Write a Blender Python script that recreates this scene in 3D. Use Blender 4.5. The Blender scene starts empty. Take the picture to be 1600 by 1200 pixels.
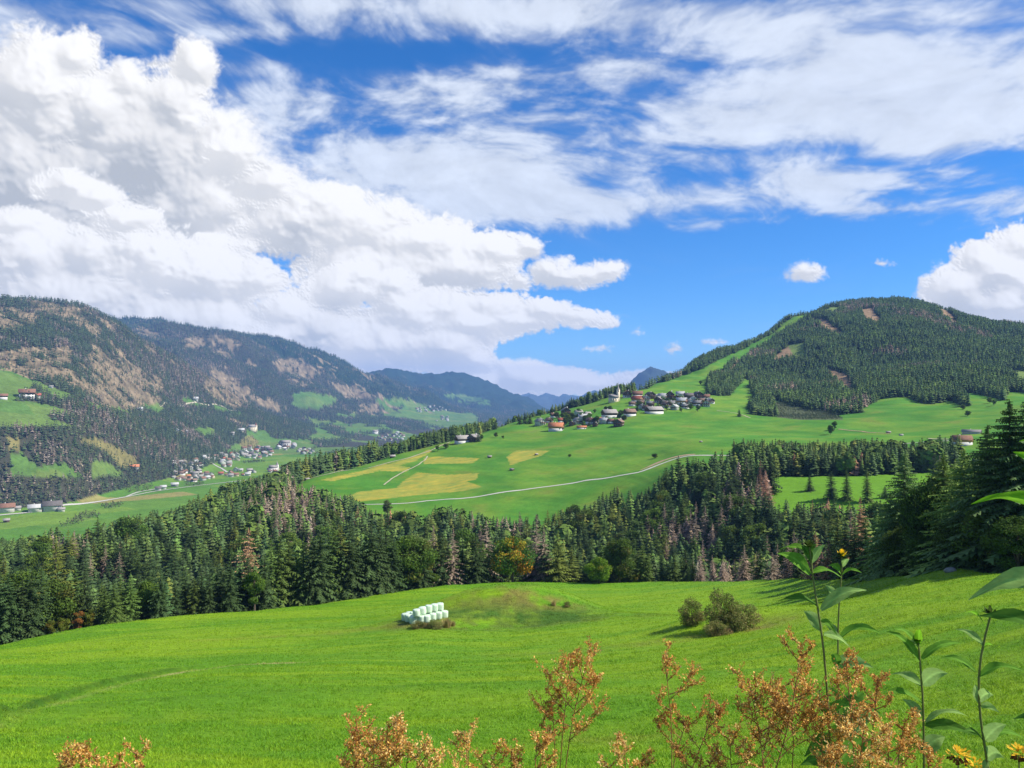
import bpy, math
import numpy as np
from mathutils import Vector, Euler

SC = bpy.context.scene
COL = SC.collection
R = math.radians
rng = np.random.default_rng(7)

# ------------------------------------------------------------------ camera
F = 1186.0            # focal length in pixels of a 1600 px wide frame
PITCH = math.atan(20.0 / F)
cam = bpy.data.cameras.new('camera')
cam.sensor_width = 36.0
cam.lens = 36.0 * F / 1600.0
cam.clip_start = 0.05
cam.clip_end = 60000
cam_ob = bpy.data.objects.new('camera', cam)
COL.objects.link(cam_ob)
cam_ob.location = (0, 0, 0)
cam_ob.rotation_euler = (R(90) + PITCH, 0, 0)
SC.camera = cam_ob

# ------------------------------------------------------------------ light
SUN_AZ, SUN_EL = 97.0, 44.0
SC.view_settings.view_transform = 'Standard'
SC.view_settings.look = 'None'
SC.view_settings.gamma = 1.0
SC.view_settings.exposure = 0.70
sun = bpy.data.lights.new('sun', 'SUN')
sun.energy = 4.8
sun.angle = R(0.5)
sun.color = (1.0, 0.95, 0.86)
sun_ob = bpy.data.objects.new('sun', sun)
COL.objects.link(sun_ob)
sdir = Vector((math.cos(R(SUN_EL)) * math.sin(R(SUN_AZ)), math.cos(R(SUN_EL)) * math.cos(R(SUN_AZ)), math.sin(R(SUN_EL))))
sun_ob.rotation_euler = sdir.to_track_quat('Z', 'Y').to_euler()

# ------------------------------------------------------------------ noise
def lattice(seed):
    g = np.random.default_rng(seed)
    return g.permutation(256).astype(np.int32), g.uniform(0, 2 * np.pi, 256)

def perlin(x, y, seed=0):
    perm, ang = lattice(seed)
    gx, gy = np.cos(ang), np.sin(ang)
    xi = np.floor(x).astype(np.int64); yi = np.floor(y).astype(np.int64)
    xf = x - xi; yf = y - yi
    u = xf * xf * xf * (xf * (xf * 6 - 15) + 10); v = yf * yf * yf * (yf * (yf * 6 - 15) + 10)
    def g(ix, iy, dx, dy):
        h = perm[(perm[ix & 255] + iy) & 255]
        return gx[h] * dx + gy[h] * dy
    a = g(xi, yi, xf, yf); b = g(xi + 1, yi, xf - 1, yf)
    c = g(xi, yi + 1, xf, yf - 1); d = g(xi + 1, yi + 1, xf - 1, yf - 1)
    return ((a + (b - a) * u) * (1 - v) + (c + (d - c) * u) * v) * 1.5

def fbm(x, y, octv=5, seed=0, gain=0.5, lac=2.03):
    s = np.zeros_like(x, dtype=float); a = 1.0; t = 0.0
    for i in range(octv):
        s += a * perlin(x + 17.3 * i, y - 9.1 * i, seed + i); t += a
        a *= gain; x = x * lac; y = y * lac
    return s / t

def billow(x, y, octv=5, seed=0, gain=0.5, lac=2.03):
    s = np.zeros_like(x, dtype=float); a = 1.0; t = 0.0
    for i in range(octv):
        s += a * np.abs(perlin(x + 17.3 * i, y - 9.1 * i, seed + i)); t += a
        a *= gain; x = x * lac; y = y * lac
    return s / t

def sstep(x, a, b):
    t = np.clip((x - a) / (b - a), 0, 1)
    return t * t * (3 - 2 * t)

def blur2(a, n, passes=2):
    for _ in range(passes):
        for ax in (0, 1):
            k = 2 * n + 1
            pad = [(0, 0), (0, 0)]; pad[ax] = (n + 1, n)
            c = np.cumsum(np.pad(a, pad, mode='edge'), axis=ax)
            a = (np.take(c, range(k, c.shape[ax]), axis=ax) - np.take(c, range(0, c.shape[ax] - k), axis=ax)) / k
    return a

# ------------------------------------------------------------------ pixel <-> direction
CP, SP = math.cos(PITCH), math.sin(PITCH)
def pix_dir(x, y):
    """azimuth (rad) and tan(elevation) of a point of the photograph (1600x1200 coordinates)"""
    dx = (np.asarray(x, float) - 800) / F; dv = (600 - np.asarray(y, float)) / F
    Y = CP - dv * SP; Z = SP + dv * CP
    return np.arctan2(dx, Y), Z / np.hypot(dx, Y)

def dir_pix(az, tane):
    X = np.sin(az); Y = np.cos(az); Z = tane
    d = Y * CP + Z * SP; v = -Y * SP + Z * CP
    d = np.maximum(d, 1e-3)
    return 800 + F * X / d, 600 - F * v / d

# ------------------------------------------------------------------ sky with its clouds
# heaped clouds, back to front: each bank is a list of lobes (centre x, centre y, half width, half height) plus (base row, depth) for its grey underside
BANKS = [
 ([(810, 590, 62, 30), (870, 597, 60, 26), (930, 602, 70, 17), (975, 592, 60, 10), (760, 600, 40, 26), (840, 575, 30, 16), (1040, 590, 60, 8), (790, 575, 26, 18)], 0.06),
 ([(60, 150, 115, 115), (45, 95, 62, 50), (20, 130, 60, 60), (150, 175, 90, 90), (105, 88, 58, 42), (195, 128, 45, 44), (302, 102, 44, 55), (275, 165, 70, 75), (230, 230, 150, 110), (350, 220, 80, 62), (60, 300, 190, 150), (330, 320, 190, 110), (430, 330, 120, 70)], 0.16),
 ([(365, 240, 60, 50), (420, 290, 70, 40), (505, 318, 85, 42), (470, 350, 120, 60), (570, 355, 110, 55), (660, 378, 110, 48), (770, 392, 72, 36), (720, 420, 100, 40), (600, 420, 160, 60), (300, 400, 120, 40), (820, 388, 30, 22)], 0.05),
 ([(100, 290, 62, 30), (150, 310, 60, 26), (40, 400, 110, 62), (130, 400, 90, 58), (230, 410, 110, 60), (330, 430, 110, 60), (110, 470, 220, 70), (390, 440, 70, 34), (300, 510, 190, 60), (20, 350, 60, 30), (200, 345, 60, 30)], 0.02),
 ([(450, 490, 62, 42), (530, 455, 60, 42), (560, 430, 40, 30), (610, 448, 50, 36), (500, 520, 110, 50), (640, 490, 80, 50), (700, 482, 70, 34), (780, 482, 60, 26), (850, 486, 50, 24), (905, 496, 48, 17), (945, 500, 28, 12), (815, 505, 70, 18), (600, 545, 120, 52), (690, 545, 84, 44), (740, 510, 90, 30), (745, 565, 38, 22), (420, 540, 90, 40)], 0.0),
 ([(880, 434, 70, 22), (852, 422, 34, 22), (880, 410, 20, 16), (950, 424, 36, 20), (918, 432, 40, 22), (812, 440, 30, 16)], 0.0),
 ([(1258, 428, 34, 17), (1255, 417, 14, 11), (1272, 424, 18, 14), (1378, 412, 20, 6), (935, 545, 25, 8), (1050, 546, 15, 8), (1054, 540, 9, 6), (1118, 535, 22, 5), (995, 518, 12, 6), (1240, 432, 18, 8)], 0.0),
 ([(1560, 425, 90, 55), (1500, 450, 62, 40), (1600, 385, 60, 36), (1560, 480, 120, 40), (1640, 470, 90, 70), (1530, 405, 40, 30), (1470, 460, 36, 22)], 0.0),
]
def thin_cloud(px, py, az, tane):
    el = np.arctan(tane); h = np.maximum(tane, 0.02) + 0.16
    X = np.sin(az) / h; Y = np.cos(az) / h
    wx = fbm(X * 0.8, Y * 0.8, 4, 61); wy = fbm(X * 0.8 + 9, Y * 0.8, 4, 71)
    X2 = X + 0.55 * wx; Y2 = Y + 0.55 * wy
    ca, sa = math.cos(0.45), math.sin(0.45); A = X2 * ca + Y2 * sa; B = -X2 * sa + Y2 * ca
    sheet = fbm(A * 1.5, B * 2.0, 7, 81, 0.6); streak = fbm(A * 3.4, B * 6.2, 6, 91, 0.6); puffs = fbm(X * 8 + 2.2 * wx, Y * 8 + 2.2 * wy, 5, 101, 0.62)
    m = np.full_like(px, -0.10)
    for cx, cy, rx, ry, w in [
        (1330, 140, 250, 70, .62), (1500, 170, 200, 60, .5), (1180, 185, 120, 40, .4), (1400, 70, 300, 40, .3), (1050, 25, 300, 42, .62), (700, 15, 240, 38, .62), (500, 5, 150, 20, .35), (1500, 20, 160, 26, .35),
        (430, 170, 120, 60, .42), (560, 250, 170, 55, .55), (700, 290, 160, 50, .6), (840, 250, 90, 50, .5), (640, 140, 110, 28, .40), (760, 215, 100, 25, .35), (860, 320, 120, 28, .5), (1000, 320, 130, 30, .5), (1100, 310, 90, 20, .35),
        (970, 265, 70, 16, .42), (1010, 110, 40, 16, .4), (930, 105, 50, 18, .42), (890, 165, 50, 18, .3), (1060, 210, 120, 28, .42), (1270, 300, 90, 28, .55), (1370, 285, 100, 13, .55), (1240, 270, 60, 16, .35), (1400, 325, 80, 14, .45), (1350, 330, 50, 8, .3),
        (1580, 320, 70, 22, .5), (1090, 355, 50, 9, .35), (1340, 365, 60, 8, .2), (1150, 345, 60, 8, .3), (1440, 230, 70, 25, .4), (1180, 240, 80, 14, .2), (90, 20, 150, 26, .30), (230, 60, 110, 14, .22), (10, 80, 40, 20, .3), (400, 50, 120, 14, .2), (798, 110, 16, 22, .3), (740, 330, 100, 20, .3),
        (470, 78, 110, 17, -.5), (600, 90, 90, 17, -.4), (700, 75, 60, 12, -.25), (380, 125, 40, 12, -.3), (630, 203, 70, 14, -.55), (860, 100, 60, 18, -.3), (1000, 150, 70, 14, -.4), (880, 200, 50, 12, -.35), (1230, 232, 130, 13, -.5), (1380, 250, 90, 16, -.4), (1560, 250, 110, 20, -.6),
        (1120, 275, 60, 10, -.3), (960, 230, 60, 10, -.3), (820, 400, 300, 34, -.5), (1200, 385, 420, 36, -.6), (1250, 450, 400, 60, -.8), (1590, 38, 60, 9, -.35), (1500, 45, 60, 8, -.2), (300, 80, 120, 16, -.15), (620, 290, 22, 8, -.5), (1150, 100, 60, 14, -.3), (1180, 160, 30, 10, -.2), (1500, 290, 60, 16, -.4)]:
        m += w * np.exp(-((px - cx) / rx) ** 2 - ((py - cy) / ry) ** 2)
    c = 0.88 * m + 0.21 + 0.80 * sheet + 0.50 * streak + 0.62 * puffs
    thin = sstep(c, -0.08, 0.78) * 0.90
    veil = 0.46 * sstep(0.55 * m + 0.45 * sheet + 0.45 * streak + 0.15 * puffs + 0.34, 0.0, 0.9) * sstep(el, 0.16, 0.30); thin = 1 - (1 - thin) * (1 - veil)
    thin = thin * sstep(el, 0.05, 0.20) + 0.04 * sstep(sheet + 0.3 * streak, 0.1, 0.7)
    return thin, puffs, sheet

def sky_image(name, a0, a1, e0, e1, w, h):
    az, el = np.meshgrid(np.linspace(a0, a1, w), np.linspace(e0, e1, h))
    az = np.radians(az); tane = np.tan(np.radians(el)); px, py = dir_pix(az, tane)
    s = (a1 - a0) / w / 0.045; n1 = max(1, int(2 / s)); n2 = max(1, int(9 / s)); n3 = max(2, int(26 / s))
    thin, puffs, sheet = thin_cloud(px, py, az, tane)
    rgb = np.array([0.72, 0.785, 0.90])[None, None] * (0.80 + 0.32 * thin[..., None] + 0.22 * puffs[..., None]); alp = thin.copy()
    wx = fbm(px / 90, py / 90, 4, 11); wy = fbm(px / 90 + 5, py / 90 + 5, 4, 21); bx = px + 24 * wx; by = py + 24 * wy
    B1 = billow(bx / 95, by / 80, 7, 31, 0.60); B3 = billow(bx / 34 + 3, by / 30, 5, 51, 0.62); B2 = fbm(bx / 30, by / 26, 5, 41, 0.62); B4 = billow(px / 13, py / 12, 4, 141, 0.6); soft = fbm(px / 130, py / 90, 4, 151); low = fbm(px / 170, py / 80, 4, 161)
    L = np.array([0.50, 0.74, 0.45]); yy = py
    for lobes, es in BANKS:
        x0 = min(l[0] - 1.8 * l[2] for l in lobes) - 60; x1 = max(l[0] + 1.8 * l[2] for l in lobes) + 60; y0 = min(l[1] - 1.8 * l[3] for l in lobes) - 60; y1 = max(l[1] + 1.8 * l[3] for l in lobes) + 60
        inb = (px > x0) & (px < x1) & (py > y0) & (py < y1) & (np.abs(az) < 1.2)
        if not inb.any(): continue
        rr_, cc_ = np.nonzero(inb.any(1))[0], np.nonzero(inb.any(0))[0]; sl = (slice(rr_[0], rr_[-1] + 1), slice(cc_[0], cc_[-1] + 1))
        X, Y = px[sl], py[sl]; d = np.full(X.shape, -1.2)
        big = max(l[3] for l in lobes); k = 9.0
        for cx, cy, rx, ry in lobes:
            q = (1 - np.sqrt(((X - cx) / rx) ** 2 + ((Y - cy) / ry) ** 2)) * min(1.0, 2.4 * ry / 60.0); d = np.logaddexp(d * k, np.maximum(q, -1.2) * k) / k
        b1, b2, b3, sf = B1[sl], B2[sl], B3[sl], soft[sl]
        ns = 0.8 if big < 30 else 1.0
        dens = d + ns * (0.66 * (b1 - 0.20) + 0.40 * (b3 - 0.22) + 0.12 * b2) + (0.40 if big < 30 else 0.22) * (B4[sl] - 0.22) - 0.03
        dd = np.clip(dens, -0.3, 1.0); f1 = blur2(dd, n1); f2 = blur2(dd, n2); f3 = blur2(dd, n3)
        crisp = sstep(sf + 0.5 * sstep(0.55 - dens, 0, 0.55), 0.0, 0.5)
        hgt = 16 * f1 + 30 * f2 + 26 * f3 + (0.15 + crisp) * (22 * blur2(b1, n1) + 7 * blur2(b3, n1)) + 12 * blur2(b1, n2)
        gy, gx = np.gradient(hgt); gx /= s; gy /= s; nl = 1 / np.sqrt(1 + gx * gx + gy * gy)
        lam = np.clip((-gx * L[0] - gy * L[1] + L[2]) * nl, 0, 1)
        def sh(a, dx, dy):
            a = np.roll(a, -int(dx / s), 1); q = int(dy / s)
            return np.concatenate([a[q:], np.full((q, a.shape[1]), -0.3)], 0) if q else a
        sc_ = 1.0 if big > 40 else 0.35
        occ = sum(np.clip(sh(f2, k2 * 6 * sc_, k2 * 11 * sc_), 0, 0.8) for k2 in (1, 2, 4, 6, 9)) / 5 / 0.8
        occ = sstep(occ, 0.35, 1.0)
        light = 1.0 + 0.26 * (lam - 0.46) - 0.13 * occ * (0.8 + 0.8 * sf) + (0.04 + 0.14 * crisp) * (b1 - 0.22) + 0.07 * low[sl]
        if big > 100: light -= 0.13 * np.exp(-((X - 90) / 190) ** 2 - ((Y - 300) / 60) ** 2) * (1 + 1.2 * sf) + 0.05 * np.exp(-((X - 210) / 160) ** 2 - ((Y - 215) / 60) ** 2)
        light = np.clip(light, 0.70, 1.09); t = np.clip((light - 0.70) / 0.24, 0, 1)[..., None]
        col = ((1 - t) * np.array([0.88, 0.925, 1.0]) + t * np.array([1.0, 0.99, 0.985])) * light[..., None] ** 1.35
        col = col * (1 + 0.22 * sstep(Y, 500, 590)[..., None] * np.array([1.15, 0.85, 0.35]))
        e = 0.20 + es + 0.24 * np.clip(sf, -.5, 1) + 0.45 * np.exp(-((X - 470) / 150) ** 2 - ((Y - 215) / 60) ** 2)
        if big < 30: e = e * 0.9 + 0.22
        a = sstep(dens + 0.2 * np.clip(e - 0.3, 0, 1), 0.0, np.maximum(e, 0.09))
        A0 = alp[sl]; An = a + A0 * (1 - a); rgb[sl] = (col * a[..., None] + rgb[sl] * (A0 * (1 - a))[..., None]) / np.maximum(An, 1e-4)[..., None]; alp[sl] = An
    img = bpy.data.images.new(name, w, h, alpha=True, float_buffer=True)
    img.colorspace_settings.name = 'Non-Color'; img.alpha_mode = 'CHANNEL_PACKED'
    img.pixels.foreach_set(np.concatenate([rgb, alp[..., None]], -1).astype(np.float32).ravel()); img.update()
    return img

def build_world():
    w = bpy.data.worlds.new('World'); SC.world = w; w.use_nodes = True
    nt = w.node_tree; nt.nodes.clear(); N = nt.nodes.new; L = nt.links.new
    out = N('ShaderNodeOutputWorld')
    sky = N('ShaderNodeTexSky'); sky.sky_type = 'NISHITA'; sky.sun_disc = False
    sky.sun_elevation = R(SUN_EL); sky.sun_rotation = R(SUN_AZ); sky.altitude = 1400
    sky.air_density = 1.0; sky.dust_density = 0.1; sky.ozone_density = 3.2
    hs = N('ShaderNodeHueSaturation'); hs.inputs['Saturation'].default_value = 1.14
    tint = N('ShaderNodeMix'); tint.data_type = 'RGBA'; tint.blend_type = 'MULTIPLY'; tint.inputs[0].default_value = 1; tint.inputs[7].default_value = (0.66, 0.90, 1.20, 1)
    L(sky.outputs[0], tint.inputs[6]); L(tint.outputs[2], hs.inputs['Color'])
    bg = N('ShaderNodeBackground'); bg.inputs[1].default_value = 0.088
    L(hs.outputs[0], bg.inputs[0])
    tc = N('ShaderNodeTexCoord'); sep = N('ShaderNodeSeparateXYZ'); L(tc.outputs['Generated'], sep.inputs[0])
    def m(op, a, b=None, clamp=False):
        n = N('ShaderNodeMath'); n.operation = op; n.use_clamp = clamp
        for i, v in enumerate((a, b)):
            if v is None: continue
            if isinstance(v, (int, float)): n.inputs[i].default_value = v
            else: L(v, n.inputs[i])
        return n.outputs[0]
    az = m('MULTIPLY', m('ARCTAN2', sep.outputs[0], sep.outputs[1]), 180 / math.pi)
    el = m('MULTIPLY', m('ARCSINE', sep.outputs[2]), 180 / math.pi)
    def look(img, a0, a1, e0, e1):
        u = m('DIVIDE', m('SUBTRACT', az, a0), a1 - a0); v = m('DIVIDE', m('SUBTRACT', el, e0), e1 - e0)
        c = N('ShaderNodeCombineXYZ'); L(u, c.inputs[0]); L(v, c.inputs[1])
        t = N('ShaderNodeTexImage'); t.image = img; t.extension = 'EXTEND'; t.interpolation = 'Cubic'
        L(c.outputs[0], t.inputs[0]); return t, u, v
    near, u, v = look(sky_image('sky_clouds_ahead', -46, 46, -4, 42, 2045, 1022), -46, 46, -4, 42)
    allr, _, _ = look(sky_image('sky_clouds_around', -180, 180, -4, 90, 1080, 282), -180, 180, -4, 90)
    ins = m('MULTIPLY', m('MULTIPLY', m('MULTIPLY', u, 20, True), m('MULTIPLY', m('SUBTRACT', 1, u), 20, True)), m('MULTIPLY', m('SUBTRACT', 1, v), 15, True))
    def mixc(f, a, b):
        n = N('ShaderNodeMix'); n.data_type = 'RGBA'; L(f, n.inputs[0]); L(a, n.inputs[6]); L(b, n.inputs[7]); return n.outputs[2]
    colr = mixc(ins, allr.outputs[0], near.outputs[0])
    alp = m('ADD', m('MULTIPLY', near.outputs[1], ins), m('MULTIPLY', allr.outputs[1], m('SUBTRACT', 1, ins)))
    cb = N('ShaderNodeBackground'); L(colr, cb.inputs[0]); cb.inputs[1].default_value = 0.60
    mx = N('ShaderNodeMixShader'); L(alp, mx.inputs[0]); L(bg.outputs[0], mx.inputs[1]); L(cb.outputs[0], mx.inputs[2])
    L(mx.outputs[0], out.inputs[0])
build_world()
# ------------------------------------------------------------------ materials
MATS = {}
def mat(name, color=(0.5, 0.5, 0.5), rough=0.85, spec=0.2, attr=None, noise=None, bump=None, translucent=0.0, rand=0.0, tint_attr=None):
    """noise: list of (scale, amount[, object-space?]) brightness variation; bump: (scale, strength, distance)"""
    if name in MATS: return MATS[name]
    m = bpy.data.materials.new(name); m.use_nodes = True; MATS[name] = m
    nt = m.node_tree; N = nt.nodes.new; L = nt.links.new
    b = nt.nodes['Principled BSDF']; out = nt.nodes['Material Output']
    b.inputs['Roughness'].default_value = rough; b.inputs['Specular IOR Level'].default_value = spec
    if attr:
        a = N('ShaderNodeAttribute'); a.attribute_name = attr; src = a.outputs['Color']
    else:
        c = N('ShaderNodeRGB'); c.outputs[0].default_value = (*color, 1); src = c.outputs[0]
    tc = N('ShaderNodeTexCoord')
    for sc, am, *rest in (noise or []):
        n = N('ShaderNodeTexNoise'); n.inputs['Scale'].default_value = sc; n.inputs['Detail'].default_value = 5; n.inputs['Roughness'].default_value = 0.65
        if rest:
            mp = N('ShaderNodeMapping'); mp.inputs['Scale'].default_value = rest[0]; L(tc.outputs['Object'], mp.inputs[0]); L(mp.outputs[0], n.inputs['Vector'])
            if len(rest) > 1: mp.inputs['Rotation'].default_value = rest[1]
        else: L(tc.outputs['Object'], n.inputs['Vector'])
        mr = N('ShaderNodeMapRange'); mr.inputs[1].default_value = 0.3; mr.inputs[2].default_value = 0.7
        mr.inputs[3].default_value = 1 - am; mr.inputs[4].default_value = 1 + am; L(n.outputs[0], mr.inputs[0])
        mx = N('ShaderNodeMix'); mx.data_type = 'RGBA'; mx.blend_type = 'MULTIPLY'; mx.inputs[0].default_value = 1; mx.clamp_result = False
        L(src, mx.inputs[6]); L(mr.outputs[0], mx.inputs[7]); src = mx.outputs[2]
    if rand:
        oi = N('ShaderNodeObjectInfo'); mr = N('ShaderNodeMapRange'); mr.inputs[3].default_value = 1 - rand; mr.inputs[4].default_value = 1 + rand; L(oi.outputs['Random'], mr.inputs[0])
        hs = N('ShaderNodeHueSaturation'); L(src, hs.inputs['Color']); L(mr.outputs[0], hs.inputs['Value'])
        mh = N('ShaderNodeMapRange'); mh.inputs[3].default_value = 0.5 - rand * 0.06; mh.inputs[4].default_value = 0.5 + rand * 0.05; 
        fr = N('ShaderNodeMath'); fr.operation = 'MULTIPLY'; fr.inputs[1].default_value = 7.31; L(oi.outputs['Random'], fr.inputs[0])
        fr2 = N('ShaderNodeMath'); fr2.operation = 'FRACT'; L(fr.outputs[0], fr2.inputs[0]); L(fr2.outputs[0], mh.inputs[0]); L(mh.outputs[0], hs.inputs['Hue'])
        src = hs.outputs[0]
    L(src, b.inputs['Base Color'])
    if bump:
        n = N('ShaderNodeTexNoise'); n.inputs['Scale'].default_value = bump[0]; n.inputs['Detail'].default_value = 6; n.inputs['Roughness'].default_value = 0.7
        L(tc.outputs['Object'], n.inputs['Vector'])
        bp = N('ShaderNodeBump'); bp.inputs['Strength'].default_value = bump[1]; bp.inputs['Distance'].default_value = bump[2]
        L(n.outputs[0], bp.inputs['Height']); L(bp.outputs[0], b.inputs['Normal'])
    if translucent:
        t = N('ShaderNodeBsdfTranslucent'); L(src, t.inputs[0])
        ms = N('ShaderNodeMixShader'); ms.inputs[0].default_value = translucent
        L(b.outputs[0], ms.inputs[1]); L(t.outputs[0], ms.inputs[2]); L(ms.outputs[0], out.inputs[0])
    m.use_backface_culling = False
    return m

# ------------------------------------------------------------------ mesh helpers
def new_mesh(name, verts, faces, m=None, colors=None, smooth=False):
    """faces: list of arrays (n,3)/(n,4) or one array, or a list of index tuples"""
    me = bpy.data.meshes.new(name)
    verts = np.asarray(verts, np.float32)
    if isinstance(faces, np.ndarray): faces = [faces]
    if faces and isinstance(faces[0], np.ndarray):
        tot = [len(f) for f in faces]; k = [f.shape[1] for f in faces]
        idx = np.concatenate([f.ravel() for f in faces]).astype(np.int32)
        lt = np.concatenate([np.full(t, kk, np.int32) for t, kk in zip(tot, k)])
    else:
        idx = np.array([i for f in faces for i in f], np.int32); lt = np.array([len(f) for f in faces], np.int32)
    ls = np.concatenate([[0], np.cumsum(lt)[:-1]]).astype(np.int32)
    me.vertices.add(len(verts)); me.vertices.foreach_set('co', verts.ravel())
    me.loops.add(len(idx)); me.loops.foreach_set('vertex_index', idx)
    me.polygons.add(len(lt)); me.polygons.foreach_set('loop_start', ls); me.polygons.foreach_set('loop_total', lt)
    if smooth: me.polygons.foreach_set('use_smooth', np.ones(len(lt), bool))
    if colors is not None:
        at = me.color_attributes.new('cover', 'FLOAT_COLOR', 'POINT')
        c = np.ones((len(verts), 4), np.float32); c[:, :3] = colors; at.data.foreach_set('color', c.ravel())
    me.update(calc_edges=True); me.validate()
    if m: me.materials.append(m)
    return me

def link(name, me, parent=None, loc=None):
    o = bpy.data.objects.new(name, me); COL.objects.link(o)
    if parent: o.parent = parent
    if loc is not None: o.location = loc
    return o

def tag(o, label=None, cat=None, group=None, kind=None):
    if label: o['label'] = label
    if cat: o['category'] = cat
    if group: o['group'] = group
    if kind: o['kind'] = kind
    return o

def thing(name, label, cat, loc=(0, 0, 0), rz=0.0, group=None, scale=None):
    o = bpy.data.objects.new(name, None); COL.objects.link(o); o.empty_display_size = 0.3
    o.location = loc; o.rotation_euler = (0, 0, rz)
    if scale is not None: o.scale = scale
    return tag(o, label, cat, group)

class Geo:
    """collects verts, faces and colours into one mesh"""
    def __init__(s): s.v = []; s.f3 = []; s.f4 = []; s.c = []; s.n = 0
    def add(s, v, f, c=(1, 1, 1)):
        v = np.asarray(v, float).reshape(-1, 3); f = np.asarray(f, int)
        s.v.append(v); (s.f3 if f.shape[1] == 3 else s.f4).append(f + s.n)
        c = np.asarray(c, float); s.c.append(np.broadcast_to(c, (len(v), 3)).copy() if c.ndim < 2 else c); s.n += len(v)
    def arrays(s):
        return np.concatenate(s.v), [np.concatenate(f) for f in (s.f3, s.f4) if f], np.concatenate(s.c)
    def mesh(s, name, m, smooth=False, colors=True):
        v, f, c = s.arrays()
        return new_mesh(name, v, f, m, c if colors else None, smooth)
    def box(s, x0, x1, y0, y1, z0, z1, c=(1, 1, 1)):
        v = [(x, y, z) for z in (z0, z1) for y in (y0, y1) for x in (x0, x1)]
        s.add(v, [(0, 2, 3, 1), (4, 5, 7, 6), (0, 1, 5, 4), (2, 6, 7, 3), (0, 4, 6, 2), (1, 3, 7, 5)], c)
    def tube(s, pts, rad, n=6, c=(1, 1, 1), cap=True):
        pts = np.asarray(pts, float); rad = np.broadcast_to(rad, (len(pts),))
        t = np.gradient(pts, axis=0); t /= np.linalg.norm(t, axis=1)[:, None] + 1e-12
        up = np.array([0, 0, 1.0]) if abs(t[0, 2]) < 0.9 else np.array([1.0, 0, 0])
        vs = []
        for p, d, r in zip(pts, t, rad):
            a = np.cross(d, up); a /= np.linalg.norm(a) + 1e-12; b = np.cross(d, a); up = -b if False else up
            for k in range(n):
                an = 2 * math.pi * k / n; vs.append(p + r * (math.cos(an) * a + math.sin(an) * b))
        f = [(i * n + k, i * n + (k + 1) % n, (i + 1) * n + (k + 1) % n, (i + 1) * n + k) for i in range(len(pts) - 1) for k in range(n)]
        s.add(vs, f, c)
        if cap:
            e = vs[-n:] + [pts[-1]]
            s.add(e, [(k, (k + 1) % n, n) for k in range(n)], c)

def in_poly(px, py, poly):
    inside = np.zeros(px.shape, bool); n = len(poly)
    for i in range(n):
        x1, y1 = poly[i]; x2, y2 = poly[(i + 1) % n]
        if y1 == y2: continue
        c = ((y1 > py) != (y2 > py)) & (px < (x2 - x1) * (py - y1) / (y2 - y1) + x1)
        inside ^= c
    return inside

# ------------------------------------------------------------------ terrain
# feature lines across the view: x of the photograph -> (row, distance); heights follow from both
def tab(s): return np.array([[float(q) for q in t.split(':')] for t in s.split()])
def ev(t, x, col=1): return np.interp(x, t[:, 0], t[:, col])

T_EDGE = tab('-400:1070:170 0:1007:175 100:985:175 150:975:175 250:965:180 400:952:190 500:942:200 600:927:210 700:912:225 800:907:235 900:908:240 1000:907:235 1200:903:205 1300:902:165 1400:897:135 1500:893:118 1600:893:110 2000:890:100')
KN = []   # each: function x -> (r, z)
def knot_yr(t):
    def f(x, az):
        y = ev(t, x); r = ev(t, x, 2); _, tn = pix_dir(x, y); return r, r * tn
    return f
def knot_rz(t):
    def f(x, az): return ev(t, x), ev(t, x, 2)
    return f
for r_, z_ in ((0.3, -1.70), (1, -1.78), (3, -2.75), (6, -4.1), (12, -6.6), (19, -9.4)):
    KN.append((lambda r_, z_: (lambda x, az: (np.full_like(x, r_), np.full_like(x, z_))))(r_, z_))
KN.append(knot_yr(tab('0:1200:27 1600:1200:27')))
KN.append(knot_yr(tab('-400:1060:85 0:1050:85 800:1040:75 1600:1035:55 2000:1030:50')))
KN.append(knot_yr(tab('-400:1075:135 0:1018:130 400:975:128 662:962:118 800:950:130 1100:966:105 1400:945:85 1600:935:80 2000:930:75')))
def k_edge(x, az):
    y = ev(T_EDGE, x); r = ev(T_EDGE, x, 2); _, tn = pix_dir(x, y); return r, r * tn
KN.append(k_edge)
KN.append(lambda x, az: (k_edge(x, az)[0] + 9, k_edge(x, az)[1] - 4.5))
KN.append(knot_rz(tab('0:300:-120 600:330:-112 1000:330:-105 1300:290:-82 1600:260:-60 2000:250:-50')))
KN.append(knot_yr(tab('0:930:380 200:900:400 400:860:450 600:880:450 800:885:430 1000:850:420 1200:805:400 1300:778:425 1400:775:430 1600:790:400')))
T_LOW = tab('0:905:420 200:862:440 300:832:500 400:802:580 450:787:620 560:815:530 700:825:500 850:845:470 950:800:490 1050:750:480 1130:742:500 1200:743:480 1400:742:480 1600:760:480')
KN.append(knot_yr(T_LOW))
KN.append(knot_yr(tab('0:895:440 200:847:465 300:815:540 400:780:640 450:768:670 560:790:590 700:780:600 850:760:600 1000:737:590 1080:712:600 1200:708:620 1400:696:640 1600:690:640')))
KN.append(knot_yr(tab('0:889:455 200:840:478 300:807:560 400:770:680 450:762:700 500:750:720 560:742:740 700:715:800 850:685:850 1000:672:850 1200:670:850 1400:668:850 1600:655:850')))
KN.append(knot_yr(tab('0:888:458 200:839:485 300:806:566 400:769:685 450:761:705 500:742:760 560:728:800 650:704:880 720:684:930 800:664:1000 880:648:1080 960:622:1130 1000:625:1080 1100:632:1080 1200:645:1050 1300:645:1050 1400:625:1100 1500:620:1150 1600:612:1200')))
T_CR = tab('0:887:465 200:838:492 300:805:572 400:768:690 450:760:710 500:740:770 560:724:820 650:701:900 720:680:950 800:657:1040 880:638:1130 960:613:1190 1000:605:1250 1080:596:1400 1200:590:1500 1300:590:1500 1400:580:1550 1600:570:1600')
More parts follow.
